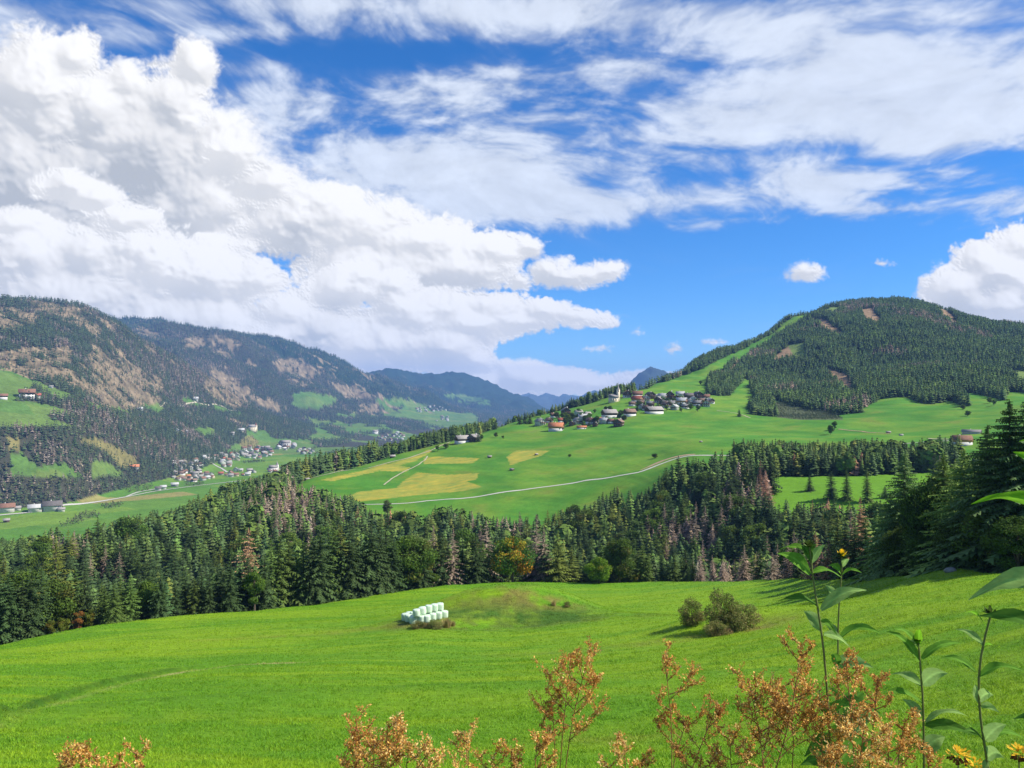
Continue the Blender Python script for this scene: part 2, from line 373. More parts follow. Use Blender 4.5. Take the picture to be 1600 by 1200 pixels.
KN.append(knot_yr(T_CR))
T_TOP = tab('1000:606:1310 1040:592:1450 1080:573:1650 1160:536:1900 1200:519:2000 1260:487:2200 1300:476:2300 1350:470:2400 1430:474:2400 1500:491:2400 1600:520:2350 1800:563:2300 2000:600:2200')
def k_top(x, az):
    r1, z1 = knot_yr(T_CR)(x, az); r2, z2 = knot_yr(T_TOP)(x, az); w = sstep(x, 985, 1015)
    return (1 - w) * (r1 + 60) + w * r2, (1 - w) * (z1 - 14) + w * z2
KN.append(k_top)
def k_behind(x, az):
    r, z = k_top(x, az); w = sstep(x, 985, 1100)
    return r + 340 + 700 * w, -235 + 135 * w
KN.append(k_behind)
T_B = tab('-400:820:1450 0:800:1550 100:795:1600 200:768:1880 300:742:2300 400:705:3280 500:700:3480 600:697:3620 700:690:3980')
def k_base(x, az):
    y = ev(T_B, x); _, tn = pix_dir(x, y); r = 235 / -tn; return np.maximum(r, k_behind(x, az)[0] + 150), np.full_like(x, -235.0)
KN.append(k_base)
KN.append(knot_yr(tab('-400:690:2100 0:680:2000 100:672:2100 200:668:2500 300:668:3000 400:672:3700 500:682:4150 600:685:4650 700:675:5500 900:670:6000')))
KN.append(knot_yr(tab('-400:590:2600 0:575:2600 60:596:2550 120:620:2550 200:640:2900 300:650:3400 400:655:4000 500:675:4400 600:675:5000 700:668:5800 900:668:6200')))
T_M1 = tab('-400:440:4000 0:457:4000 60:466:4000 130:474:4050 190:495:4100 240:528:4150 290:560:4200 330:590:4250 380:622:4300 420:645:4400 480:667:4600 600:662:5200 700:662:6000 900:668:6500')
KN.append(knot_yr(T_M1))
def k_d1(x, az):
    r, z = knot_yr(T_M1)(x, az); w = sstep(x, 520, 400); return r + 600, z - 110 * w
KN.append(k_d1)
KN.append(knot_yr(tab('-400:520:5400 0:520:5400 250:560:5400 400:600:5400 500:636:5500 600:652:6000 700:655:6600 900:664:7200')))
T_M2 = tab('-400:500:7000 0:500:7000 190:500:7000 250:493:7000 300:508:7050 370:525:7100 420:535:7200 480:550:7300 540:567:7400 600:585:7500 650:620:7600 700:640:7800 760:650:8000 900:662:8200')
KN.append(knot_yr(T_M2))
def k_d2(x, az):
    r, z = knot_yr(T_M2)(x, az); return r + 900, z - 120 * sstep(x, 700, 600)
KN.append(k_d2)
KN.append(knot_yr(tab('-400:600:11000 500:600:11000 560:590:11000 600:575:11000 625:571:11000 680:585:11000 740:597:11000 800:613:11000 840:630:11000 880:648:11000 950:648:9500 980:610:9300 1000:580:9200 1020:567:9200 1045:574:9200 1080:600:9200 1150:640:9200')))
KN.append(knot_yr(tab('-400:640:13000 700:640:13000 900:650:13000 1200:650:13000')))
KN.append(knot_yr(tab('-400:640:17000 700:630:17000 760:612:17000 800:630:17000 830:618:17000 852:611:17000 868:622:17000 890:614:17000 905:622:17000 925:612:17000 960:626:17000 1100:635:17000')))
KN.append(lambda x, az: (np.full_like(x, 19000.0), np.full_like(x, -100.0)))

AZ = np.concatenate([np.arange(-180, -46, 4.0), np.arange(-46, 46.01, 0.115), np.arange(47, 180.1, 4.0)])
AZ[-1] = 180.0
RR = np.concatenate([np.geomspace(0.3, 60, 130, endpoint=False), np.geomspace(60, 2600, 820, endpoint=False), np.geomspace(2600, 19000, 330)])
def build_heights():
    azr = np.radians(AZ); xs = 800 + F * np.tan(np.radians(np.clip(AZ, -48, 48)))
    K = [k(xs, azr) for k in KN]
    kr = np.array([k[0] for k in K]); kz = np.array([np.broadcast_to(k[1], xs.shape) for k in K])
    kr = np.maximum.accumulate(kr, axis=0) + np.arange(len(K))[:, None] * 1e-3
    lr = np.log(RR); Z = np.empty((len(AZ), len(RR)))
    for j in range(len(AZ)):
        Z[j] = np.interp(lr, np.log(kr[:, j]), kz[:, j])
    # soften the profiles
    far = RR > 45
    for w, zone in ((5, (RR > 45) & (RR < 260)), (7, RR >= 260)):
        s = Z.copy()
        for _ in range(2):
            p = np.pad(s, ((0, 0), (w, w)), mode='edge'); c = np.cumsum(np.pad(p, ((0, 0), (1, 0))), axis=1)
            s = (c[:, 2 * w + 1:] - c[:, :-2 * w - 1]) / (2 * w + 1)
        Z[:, zone] = s[:, zone]
    p = np.pad(Z, ((4, 4), (0, 0)), mode='edge'); c = np.cumsum(np.pad(p, ((1, 0), (0, 0))), axis=0)
    Zs = (c[9:] - c[:-9]) / 9
    near = np.abs(AZ) < 45; Z[near] = Zs[near]
    X = RR[None] * np.sin(azr)[:, None]; Y = RR[None] * np.cos(azr)[:, None]
    r = np.broadcast_to(RR[None], X.shape)
    # relief of the far mountains
    up = sstep(Z, -228, -60) * sstep(r, 1500, 2600)
    ridge = np.abs(perlin(X / 1500 + 3, Y / 1500, 201)) + 0.55 * np.abs(perlin(X / 620, Y / 620 + 7, 202)) + 0.3 * np.abs(perlin(X / 260, Y / 260, 203)) + 0.16 * fbm(X / 90, Y / 90, 3, 204)
    Z += up * (0.42 - ridge) * -96 * np.clip(r / 3500, 0.4, 2.2) * 1.0
    hill = sstep(r, 1050, 1500) * (1 - sstep(r, 2300, 2600)) * sstep(X / Y, 0.12, 0.25) * (Y > 0)
    Z += hill * (fbm(X / 320, Y / 320, 4, 211) * 26 + 8 * fbm(X / 90, Y / 90, 3, 212))
    mid = sstep(r, 300, 420) * (1 - sstep(r, 1300, 1600))
    Z += mid * (fbm(X / 140, Y / 140, 3, 221) * 5.0 + fbm(X / 34, Y / 34, 3, 222) * 0.8)
    nearf = sstep(r, 12, 40) * (1 - sstep(r, 240, 300))
    Z += nearf * (fbm(X / 38, Y / 38, 3, 231) * 0.85 + fbm(X / 9, Y / 9, 3, 232) * 0.13)
    return X, Y, Z
GX, GY, GZ = build_heights()
LR = np.log(RR)
def ground(x, y):
    """height of the terrain under world points"""
    x = np.asarray(x, float); y = np.asarray(y, float)
    az = np.degrees(np.arctan2(x, y)); lr = np.log(np.clip(np.hypot(x, y), RR[0], RR[-1] * 0.999))
    i = np.clip(np.searchsorted(AZ, az) - 1, 0, len(AZ) - 2); j = np.clip(np.searchsorted(LR, lr) - 1, 0, len(LR) - 2)
    u = (az - AZ[i]) / (AZ[i + 1] - AZ[i]); rr = np.exp(lr); v = (rr - RR[j]) / (RR[j + 1] - RR[j])
    return (GZ[i, j] * (1 - u) + GZ[i + 1, j] * u) * (1 - v) + (GZ[i, j + 1] * (1 - u) + GZ[i + 1, j + 1] * u) * v

def hit(px, py, rmin=20.0, rmax=18000.0):
    """where the ray through a point of the photograph first meets the terrain beyond rmin"""
    az, tn = pix_dir(px, py); az = float(az); tn = float(tn)
    m = (RR >= rmin) & (RR <= rmax); r = RR[m]; z = ground(r * math.sin(az), r * math.cos(az))
    k = np.nonzero(z / r >= tn)[0]
    if len(k) == 0:
        k0 = int(np.argmax(z / r)); rr = r[k0]
    elif k[0] == 0: rr = r[0]
    else:
        a, b = k[0] - 1, k[0]; fa, fb = z[a] / r[a] - tn, z[b] / r[b] - tn; rr = r[a] + (r[b] - r[a]) * (-fa) / (fb - fa + 1e-12)
    x, y = rr * math.sin(az), rr * math.cos(az)
    return np.array([x, y, float(ground(x, y))])

# small shapes on the meadow: a grown-over mound, the bank under the bushes, a little terrace step
def bump_at(px, py, rx, ry, h, rot=0.0, rmin=20):
    global GZ
    c = hit(px, py, rmin); dx = GX - c[0]; dy = GY - c[1]; ca, sa = math.cos(rot), math.sin(rot)
    u = (dx * ca + dy * sa) / rx; v = (-dx * sa + dy * ca) / ry
    GZ = GZ + h * np.exp(-(u * u + v * v) ** 1.3)
bump_at(795, 955, 14, 7.5, 4.3, 0.25); bump_at(845, 950, 10, 6, 0.9, 0.2); bump_at(690, 972, 8, 3.5, 0.8, 0.2)
bump_at(1125, 975, 8, 5, 1.3); bump_at(1480, 900, 9, 4, 0.8)
STEP = np.array([hit(x, y, 25)[:2] for x, y in ((-150, 1155), (0, 1113), (60, 1097), (120, 1080), (200, 1059), (280, 1046), (350, 1038), (430, 1034), (500, 1033))])
def line_dist(X, Y, P):
    best = np.full(X.shape, 1e9); side = np.zeros(X.shape); al = np.zeros(X.shape)
    L0 = 0
    for a, b in zip(P[:-1], P[1:]):
        d = b - a; ln = np.hypot(*d); t = np.clip(((X - a[0]) * d[0] + (Y - a[1]) * d[1]) / ln ** 2, 0, 1)
        ex = X - a[0] - t * d[0]; ey = Y - a[1] - t * d[1]; q = np.hypot(ex, ey); m = q < best
        best = np.where(m, q, best); side = np.where(m, np.sign(d[0] * ey - d[1] * ex), side); al = np.where(m, L0 + t * ln, al); L0 += ln
    return best, side, al
_n = (RR > 20) & (RR < 200)
_d, _s, _a = line_dist(GX[:, _n], GY[:, _n], STEP)
_sd = _d * _s
_fade = 1 - sstep(_a, _a.max() * 0.72, _a.max() * 0.98)
GZ[:, _n] += 0.40 * (sstep(_sd, -0.40, 0.25) - 0.5) * np.exp(-(_sd / 8) ** 2) * _fade

PX, PY = dir_pix(np.broadcast_to(np.radians(AZ)[:, None], GX.shape), GZ / RR[None])
PX = np.where(np.abs(AZ)[:, None] < 60, PX, np.where(AZ[:, None] < 0, -2000.0, 3600.0))
EDGE_R = np.interp(AZ, np.degrees(pix_dir(T_EDGE[:, 0], T_EDGE[:, 1])[0]), T_EDGE[:, 2])[:, None]
LOW_R = np.interp(AZ, np.degrees(pix_dir(T_LOW[:, 0], T_LOW[:, 1])[0]), T_LOW[:, 2])[:, None]
XC = (800 + F * np.tan(np.radians(np.clip(AZ, -75, 75))))[:, None]
CREST_R = k_top(XC[:, 0], None)[0][:, None]
CR0 = ev(T_CR, XC[:, 0], 2)[:, None]
BASE_R = k_base(XC[:, 0], None)[0][:, None]
RG = np.broadcast_to(RR[None], GX.shape)

# ------------------------------------------------------------------ what covers the ground
# outlines are given where the photograph shows them, then live on the terrain as real patches
Z_HILL = (RG > EDGE_R * 1.3) & (RG < CREST_R + 40)
Z_FAR = (RG > 1000) & (XC < 1000) & (RG > CREST_R + 250)
def patch(poly, zone): return zone & in_poly(PX, PY, poly)
SKI = [(985, 614), (1040, 598), (1062, 590), (1090, 580), (1120, 566), (1165, 546), (1215, 514), (1240, 497), (1268, 482), (1290, 474), (1307, 474), (1308, 487), (1290, 486), (1262, 496), (1225, 522), (1180, 552), (1160, 560), (1130, 578), (1112, 590), (1106, 604), (1110, 616), (1140, 622), (1165, 602), (1180, 600), (1178, 616), (1165, 628), (1178, 650), (1000, 650), (940, 640)]
P_MTN = [(1105, 616), (1106, 600), (1109, 590), (1126, 579), (1157, 560), (1180, 549), (1223, 520), (1260, 496), (1290, 486), (1308, 487), (1307, 470), (1350, 440), (1700, 440), (2400, 500), (2400, 640), (1700, 628), (1600, 613), (1575, 612), (1572, 626), (1525, 615), (1500, 612), (1522, 645), (1488, 626), (1460, 631), (1440, 630), (1415, 621), (1380, 621), (1346, 639), (1348, 663), (1318, 655), (1300, 643), (1262, 641), (1225, 630), (1205, 622), (1180, 600), (1165, 590), (1150, 606), (1140, 618), (1120, 618)]
P_SKYB = [(860, 646), (900, 632), (950, 618), (965, 610), (1000, 602), (1040, 596), (1062, 588), (1090, 578), (1120, 563), (1165, 543), (1215, 511), (1240, 494), (1268, 480), (1290, 470), (1250, 440), (1000, 520), (860, 600)]
P_SPUR = [(1170, 600), (1195, 606), (1205, 625), (1212, 640), (1215, 652), (1172, 652), (1170, 638), (1180, 625)]
CUTS = [[(1265, 497), (1290, 500), (1320, 513), (1312, 517), (1270, 503)], [(1345, 483), (1362, 483), (1380, 494), (1372, 498), (1350, 490)],
        [(1283, 573), (1300, 577), (1322, 585), (1340, 608), (1330, 612), (1310, 592)], [(1455, 477), (1475, 480), (1500, 495), (1490, 499)],
        [(1205, 552), (1225, 545), (1245, 540), (1245, 550), (1220, 556)], [(1118, 576), (1140, 568), (1165, 552), (1170, 556), (1140, 574)]]
GRN_M = [[(1230, 540), (1258, 535), (1258, 550), (1245, 553)], [(1567, 577), (1700, 585), (1700, 602), (1600, 596), (1575, 585)], [(1285, 474), (1307, 474), (1308, 486), (1290, 484)]]
P_SHRUB = [(1205, 626), (1225, 631), (1262, 641), (1300, 644), (1318, 656), (1250, 656), (1215, 652)]
P_MOWN = [[(540, 778), (562, 768), (620, 762), (630, 752), (652, 738), (700, 742), (748, 739), (744, 750), (728, 752), (754, 761), (725, 767), (640, 775), (560, 784)],
          [(662, 715), (680, 713), (750, 716), (738, 724), (662, 725)], [(568, 735), (600, 725), (640, 730), (636, 737), (600, 736)],
          [(792, 714), (806, 704), (858, 704), (846, 712), (812, 722), (798, 727)], [(500, 750), (600, 728), (655, 710), (670, 702), (676, 705), (650, 720), (600, 734), (520, 752)]]
P_CLEAR = [(1204, 738), (1450, 734), (1470, 815), (1300, 815), (1206, 800)]
P_ROW = [(1140, 716), (1200, 719), (1300, 720), (1400, 718), (1500, 712), (1500, 735), (1440, 739), (1320, 744), (1200, 744)]
P_SLASH = [(80, 882), (108, 858), (150, 846), (185, 838), (262, 826), (262, 834), (190, 850), (150, 868), (110, 888)]
FAR_GREEN = [[(-200, 540), (0, 572), (50, 590), (118, 617), (122, 622), (95, 623), (60, 605), (20, 625), (-200, 640)], [(-200, 628), (0, 624), (50, 626), (112, 640), (118, 647), (70, 650), (128, 667), (60, 667), (-200, 667)],
             [(125, 622), (160, 632), (205, 644), (200, 648), (150, 638)], [(210, 624), (230, 625), (256, 640), (250, 645), (215, 635)],
             [(17, 709), (35, 709), (60, 730), (105, 722), (132, 745), (60, 745), (15, 745)], [(148, 722), (168, 722), (193, 736), (192, 746), (148, 746)],
             [(300, 666), (338, 671), (336, 681), (312, 679)], [(280, 620), (312, 627), (322, 632), (290, 630)], [(330, 633), (375, 643), (370, 646), (335, 640)],
             [(388, 672), (402, 668), (430, 685), (490, 692), (560, 700), (560, 712), (350, 708), (380, 690)],
             [(465, 640), (500, 655), (520, 662), (590, 665), (625, 660), (660, 672), (655, 682), (640, 692), (580, 700), (480, 690), (497, 672)],
             [(600, 621), (640, 625), (690, 640), (750, 648), (750, 668), (690, 668), (640, 658), (580, 647), (530, 650), (520, 645), (600, 645), (585, 632)],
             [(690, 616), (740, 618), (768, 632), (722, 626)], [(455, 616), (500, 612), (525, 625), (518, 634), (480, 636), (465, 630)]]
FAR_STRIP = [[(533, 652), (580, 655), (592, 663), (545, 661)], [(600, 661), (660, 663), (682, 673), (650, 679), (612, 668)], [(635, 630), (640, 626), (622, 640), (634, 646), (612, 640)], [(500, 664), (530, 672), (590, 682), (600, 690), (560, 686), (510, 676)],
             [(590, 672), (625, 680), (600, 684)], [(485, 690), (520, 688), (600, 694), (590, 700), (500, 698)], [(585, 690), (615, 683), (640, 690), (600, 700)]]
FAR_SCRUB = [[(130, 690), (150, 683), (215, 715), (215, 730), (190, 730), (170, 706)], [(395, 680), (404, 690), (402, 704), (378, 700), (372, 688)], [(10, 684), (32, 684), (30, 705), (12, 704)]]
FAR_CUT = [[(145, 533), (175, 553), (200, 574), (250, 592), (250, 627), (205, 642), (146, 630), (145, 600)], [(80, 490), (130, 488), (138, 500), (127, 512), (100, 503)], [(-100, 478), (60, 483), (63, 505), (20, 512), (-100, 520)],
           [(-60, 565), (30, 546), (115, 543), (110, 567), (60, 592), (18, 580)], [(135, 500), (160, 513), (157, 527), (140, 522)], [(318, 588), (390, 608), (404, 628), (370, 637), (330, 622)],
           [(285, 523), (320, 529), (326, 542), (290, 546)], [(328, 526), (378, 530), (372, 537), (332, 536)], [(428, 558), (470, 562), (496, 582), (482, 594), (440, 582)], [(515, 598), (560, 600), (585, 622), (540, 622)],
           [(560, 578), (592, 590), (588, 594), (566, 586)], [(210, 510), (240, 518), (250, 530), (215, 520)], [(560, 628), (590, 632), (584, 642), (562, 640)], [(400, 620), (450, 640), (440, 646), (402, 632)]]
wx_ = fbm(GX / 60, GY / 60, 3, 301) * 3.2; wy_ = fbm(GX / 60 + 4, GY / 60, 3, 302) * 2.2
PXs, PYs = PX, PY
fw_ = sstep(RG, 1500, 2200) * (XC < 1000)
wf_ = fbm(GX / 240, GY / 240, 5, 305, 0.6) * 16; wg_ = fbm(GX / 240 + 8, GY / 240, 5, 306, 0.6) * 11
PX = PX + wx_ * sstep(RG, 700, 1400) + wf_ * fw_; PY = PY + wy_ * 0.6 * sstep(RG, 700, 1400) + wg_ * fw_
def anyof(L_, zone):
    m = np.zeros(GX.shape, bool)
    for p in L_: m |= patch(p, zone)
    return m
m_ski = patch(SKI, Z_HILL)
m_mtnarea = Z_HILL & (XC > 990) & (RG > 1000) & (patch(P_MTN, Z_HILL) | patch(P_SKYB, Z_HILL) | patch(P_SPUR, Z_HILL))
CUTS = [[(x, y + (9 if y > sum(q[1] for q in c) / len(c) else -1)) for x, y in c] for c in CUTS]; GRN_M = [[(x, y + (6 if y > sum(q[1] for q in c) / len(c) else -1)) for x, y in c] for c in GRN_M]
m_cut = anyof(CUTS, Z_HILL); m_grm = anyof(GRN_M, Z_HILL)
m_behindhill = (RG >= CREST_R + 40) & (XC > 880) & (RG < 6000)
m_mown = anyof(P_MOWN, Z_HILL); m_clear = patch(P_CLEAR, Z_HILL); m_row = patch(P_ROW, Z_HILL & (RG > 400) & (RG < 640)); m_slash = patch(P_SLASH, Z_HILL | (RG < 520)); m_shrub = patch(P_SHRUB, Z_HILL)
m_spurwood = (XC < 460) & (RG > EDGE_R) & (RG < CREST_R + 330)
m_ravine = (RG > EDGE_R + 1.5) & (RG < LOW_R) & ~m_clear
m_skylwood = (XC > 440) & (XC < 775) & (RG > CR0 - np.interp(XC, [440, 580, 600, 700, 740, 775], [-5, -5, 10, 25, 10, -10])) & (RG < CREST_R + 200)
m_skylwood |= (XC >= 775) & (XC < 990) & (RG > CR0 - np.interp(XC, [775, 870, 900, 990], [-50, -20, 0, 20])) & (RG < CREST_R + 150)
m_floor = (GZ < -224) & (RG < BASE_R) & (RG > 700)
m_fgreen = anyof(FAR_GREEN, Z_FAR) & ~anyof(FAR_STRIP, Z_FAR)
m_fcut = anyof(FAR_CUT, Z_FAR); m_fscrub = anyof(FAR_SCRUB, Z_FAR)
cutn = fbm(GX / 420, GY / 420, 4, 311) + 0.35 * fbm(GX / 90, GY / 90, 3, 312)
m_fcut |= Z_FAR & (cutn > 0.30) & (RG > 2600) & (GZ > -150) & (RG < 9000) & (XC < 700)
m_fcut &= fbm(GX / 55, GY / 55, 4, 313) < 0.22
m_far_forest = Z_FAR & ~m_floor & ~m_fgreen & ~m_fcut & ~m_fscrub
PX, PY = PXs, PYs

def cover_colours():
    n1 = fbm(GX / 45, GY / 45, 4, 401); n2 = fbm(GX / 9, GY / 9, 3, 402); n3 = fbm(GX / 200, GY / 200, 3, 403)
    C = np.empty(GX.shape + (3,)); C[:] = (0.080, 0.185, 0.020)
    v = lambda *c: np.array(c)
    # hill pasture: greener and yellower parcels
    t = sstep(n1 + 0.5 * n3, -0.35, 0.45)[..., None]
    past = (1 - t) * v(0.062, 0.185, 0.022) + t * v(0.120, 0.225, 0.026)
    tr = perlin(GZ * 0.42 + 3 * n3, (GX + GY) / 170, 451) ; tr2 = fbm(GZ * 1.3 + n1, (GX - GY) / 70, 3, 452)
    past = past * (1 + 0.16 * tr + 0.10 * tr2)[..., None] + v(0.035, 0.012, 0.0) * sstep(tr2, 0.25, 0.6)[..., None]
    C[:] = past
    # foreground meadow
    a = fbm(GX / 16, GY / 7, 4, 411); b = fbm(GX / 60, GY / 30, 3, 412); sw = fbm(GX / 28 + 0.2 * GY / 10, GY / 1.6, 3, 413)
    t = sstep(a * 0.7 + b * 0.9 + sw * 0.8, -0.5, 0.5)[..., None]
    mead = (1 - t) * v(0.105, 0.245, 0.010) + t * v(0.190, 0.310, 0.011)
    mm = RG < EDGE_R + 1.5; C[mm] = mead[mm]
    # dry crowns of the mound and bank, plus the mound's lush front with painted shade
    def dry(px, py, rx, ry, col, amt):
        c = hit(px, py, 20); w = np.exp(-(((GX - c[0]) / rx) ** 2 + ((GY - c[1]) / ry) ** 2)); w = np.clip(w * amt * (0.55 + 1.6 * n2 + 0.9 * fbm(GX / 2.2, GY / 2.2, 3, 414)), 0, 0.9)
        w = (w * mm)[..., None]; C[:] = C * (1 - w) + v(*col) * w
    dry(805, 942, 9, 4.5, (0.24, 0.15, 0.055), 1.15); dry(760, 950, 9, 4, (0.19, 0.18, 0.035), 0.7); dry(870, 945, 4, 2, (0.20, 0.11, 0.05), 1.2); dry(790, 975, 22, 3, (0.20, 0.17, 0.04), 0.7); dry(700, 975, 8, 2.5, (0.19, 0.13, 0.05), 1.0)
    dry(1150, 985, 5, 2.5, (0.19, 0.13, 0.05), 1.0); dry(790, 966, 17, 5, (0.045, 0.125, 0.012), 1.3)  # second patch: lush green mound foot, its shaded side painted in darker
    dry(430, 995, 10, 1.5, (0.25, 0.22, 0.05), 0.5); dry(960, 1010, 14, 2, (0.2, 0.2, 0.04), 0.4); dry(1010, 1150, 6, 1.6, (0.22, 0.22, 0.03), 0.5)
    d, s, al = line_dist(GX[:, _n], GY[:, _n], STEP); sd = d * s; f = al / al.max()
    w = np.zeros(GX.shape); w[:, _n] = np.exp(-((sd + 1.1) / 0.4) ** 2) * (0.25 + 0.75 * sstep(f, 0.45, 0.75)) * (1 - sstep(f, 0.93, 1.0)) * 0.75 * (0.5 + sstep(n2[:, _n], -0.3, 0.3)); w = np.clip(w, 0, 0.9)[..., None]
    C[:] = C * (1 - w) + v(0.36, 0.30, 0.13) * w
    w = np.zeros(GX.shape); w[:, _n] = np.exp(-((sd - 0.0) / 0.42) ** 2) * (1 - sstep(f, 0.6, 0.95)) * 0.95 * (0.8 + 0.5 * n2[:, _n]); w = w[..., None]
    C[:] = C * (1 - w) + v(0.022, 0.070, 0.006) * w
    # mown and dry parcels on the hill
    st = fbm(GX / 30 + GY / 40, GY / 7 - GX / 14, 3, 421)
    mo = v(0.27, 0.27, 0.045) + np.stack([0.16 * st + 0.10 * n2, 0.05 * st + 0.03 * n2, 0 * st], -1); C[m_mown] = mo[m_mown]
    w = sstep(n1, 0.22, 0.5) * (~mm) * (RG < 1300); w = (0.4 * w * ~m_mown)[..., None]; C[:] = C * (1 - w) + v(0.17, 0.17, 0.04) * w
    C[m_clear] = (0.11, 0.24, 0.02)
    floor_w = (0.022, 0.032, 0.014)
    C[m_row] = (0.03, 0.04, 0.018)
    woods = m_ravine | m_spurwood | m_skylwood | (m_mtnarea & ~m_cut & ~m_grm) | m_far_forest | m_behindhill
    C[woods] = floor_w; C[m_far_forest] = (0.055, 0.055, 0.035)
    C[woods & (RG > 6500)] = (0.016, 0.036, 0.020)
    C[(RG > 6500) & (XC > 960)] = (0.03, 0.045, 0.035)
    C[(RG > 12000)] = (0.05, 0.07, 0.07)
    C[m_shrub] = (0.10, 0.12, 0.06)
    cutc = v(0.27, 0.18, 0.10) + np.stack([n2, n2, n2], -1) * v(0.12, 0.08, 0.05); C[m_cut] = cutc[m_cut]
    C[m_ski] = (past * v(1.15, 1.05, 1.0))[m_ski]; C[m_grm] = (0.15, 0.21, 0.05)
    sl = v(0.24, 0.135, 0.065) + np.stack([n2, n2, n2], -1) * v(0.2, 0.12, 0.06); C[m_slash] = sl[m_slash]
    # valley floor: long parcels
    ca, sa = math.cos(0.75), math.sin(0.75); P = (GX * ca - GY * sa + 25 * n3) / 75; Q = (GX * sa + GY * ca) / 330
    h = np.sin(np.floor(P) * 12.9898 + np.floor(Q + 0.3 * np.floor(P)) * 78.233) * 43758.5453; h = h - np.floor(h)
    fl = (1 - h[..., None]) * v(0.080, 0.185, 0.024) + h[..., None] * v(0.155, 0.240, 0.034)
    fl = np.where((h > 0.88)[..., None], v(0.24, 0.22, 0.07), fl); C[m_floor] = fl[m_floor]
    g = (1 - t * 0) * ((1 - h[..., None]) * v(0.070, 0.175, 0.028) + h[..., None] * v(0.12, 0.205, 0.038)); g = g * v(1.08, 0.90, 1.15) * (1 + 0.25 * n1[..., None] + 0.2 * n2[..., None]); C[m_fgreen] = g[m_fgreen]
    n4 = fbm(GX / 35, GY / 35, 4, 431)[..., None]; fc = v(0.175, 0.135, 0.080) + n4 * v(0.22, 0.15, 0.09) + fbm(GX / 12, GY / 12, 2, 432)[..., None] * v(.10, .08, .05); C[m_fcut] = np.clip(fc * 1.08, 0.02, 1)[m_fcut]
    fs = v(0.17, 0.15, 0.055) + n4 * v(0.1, 0.08, 0.03); C[m_fscrub] = np.clip(fs, 0.02, 1)[m_fscrub]
    w = (sstep(fbm(GX / 160, GY / 160, 3, 441), 0.25, 0.55) * m_far_forest * 0.5)[..., None]; C[:] = C * (1 - w) + v(0.10, 0.09, 0.06) * w
    return np.clip(C, 0.004, 1)
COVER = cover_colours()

def grass_material():
    m = mat('meadow_grass', attr='cover', rough=0.75, spec=0.10, noise=[(9.0, 0.26), (1.7, 0.15, (1, 1, 1)), (0.9, 0.16, (0.18, 2.4, 1), (0, 0, 0.15))], bump=(14.0, 0.9, 0.12))
    return m
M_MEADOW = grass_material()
M_PAST = mat('hill_ground', attr='cover', rough=0.95, spec=0.05, noise=[(0.22, 0.13), (1.3, 0.10)], bump=(0.5, 0.5, 0.5))
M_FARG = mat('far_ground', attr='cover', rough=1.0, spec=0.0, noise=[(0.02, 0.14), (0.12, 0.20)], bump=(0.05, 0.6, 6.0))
def build_terrain():
    na, nr = GX.shape
    cls = np.zeros((na - 1, nr - 1), int)
    a = slice(0, na - 1); b = slice(0, nr - 1)
    rg = RG[a, b]; cls[:] = 1
    cls[rg < (EDGE_R + 1.5)[a]] = 0
    cls[(rg > (CREST_R + 150)[a])] = 2
    cls[(rg >= BASE_R[a])] = 3
    V = np.stack([GX, GY, GZ], -1).reshape(-1, 3); C = COVER.reshape(-1, 3)
    I = np.arange(na * nr).reshape(na, nr)
    Q = np.stack([I[:-1, :-1], I[1:, :-1], I[1:, 1:], I[:-1, 1:]], -1)[:, :, ::-1]
    for k, (nm, m) in enumerate((('meadow', M_MEADOW), ('hill', M_PAST), ('valley_floor', M_FARG), ('mountains', M_FARG))):
        q = Q[cls == k].reshape(-1, 4)
        u, inv = np.unique(q, return_inverse=True)
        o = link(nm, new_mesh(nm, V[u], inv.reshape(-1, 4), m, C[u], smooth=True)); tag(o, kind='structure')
build_terrain()
# ------------------------------------------------------------------ trees
def fol(name, c, tr=0.22): return mat(name, attr='cover', rough=0.8, spec=0.10, translucent=tr, rand=0.22)
M_NEEDLE = fol('spruce_needles', None); M_DEADN = mat('dead_twigs', attr='cover', rough=0.9, spec=0.05, rand=0.2); M_LEAF = fol('tree_leaves', None, 0.36)
M_BARK = mat('bark', (0.13, 0.10, 0.075), 0.95, 0.1, noise=[(3.0, 0.35)], bump=(6, 0.6, 0.05))
M_GREYBARK = mat('grey_bark', (0.30, 0.25, 0.20), 0.95, 0.1, noise=[(3.0, 0.3)])
M_WOOD = mat('far_wood', attr='cover', rough=0.9, spec=0.04)

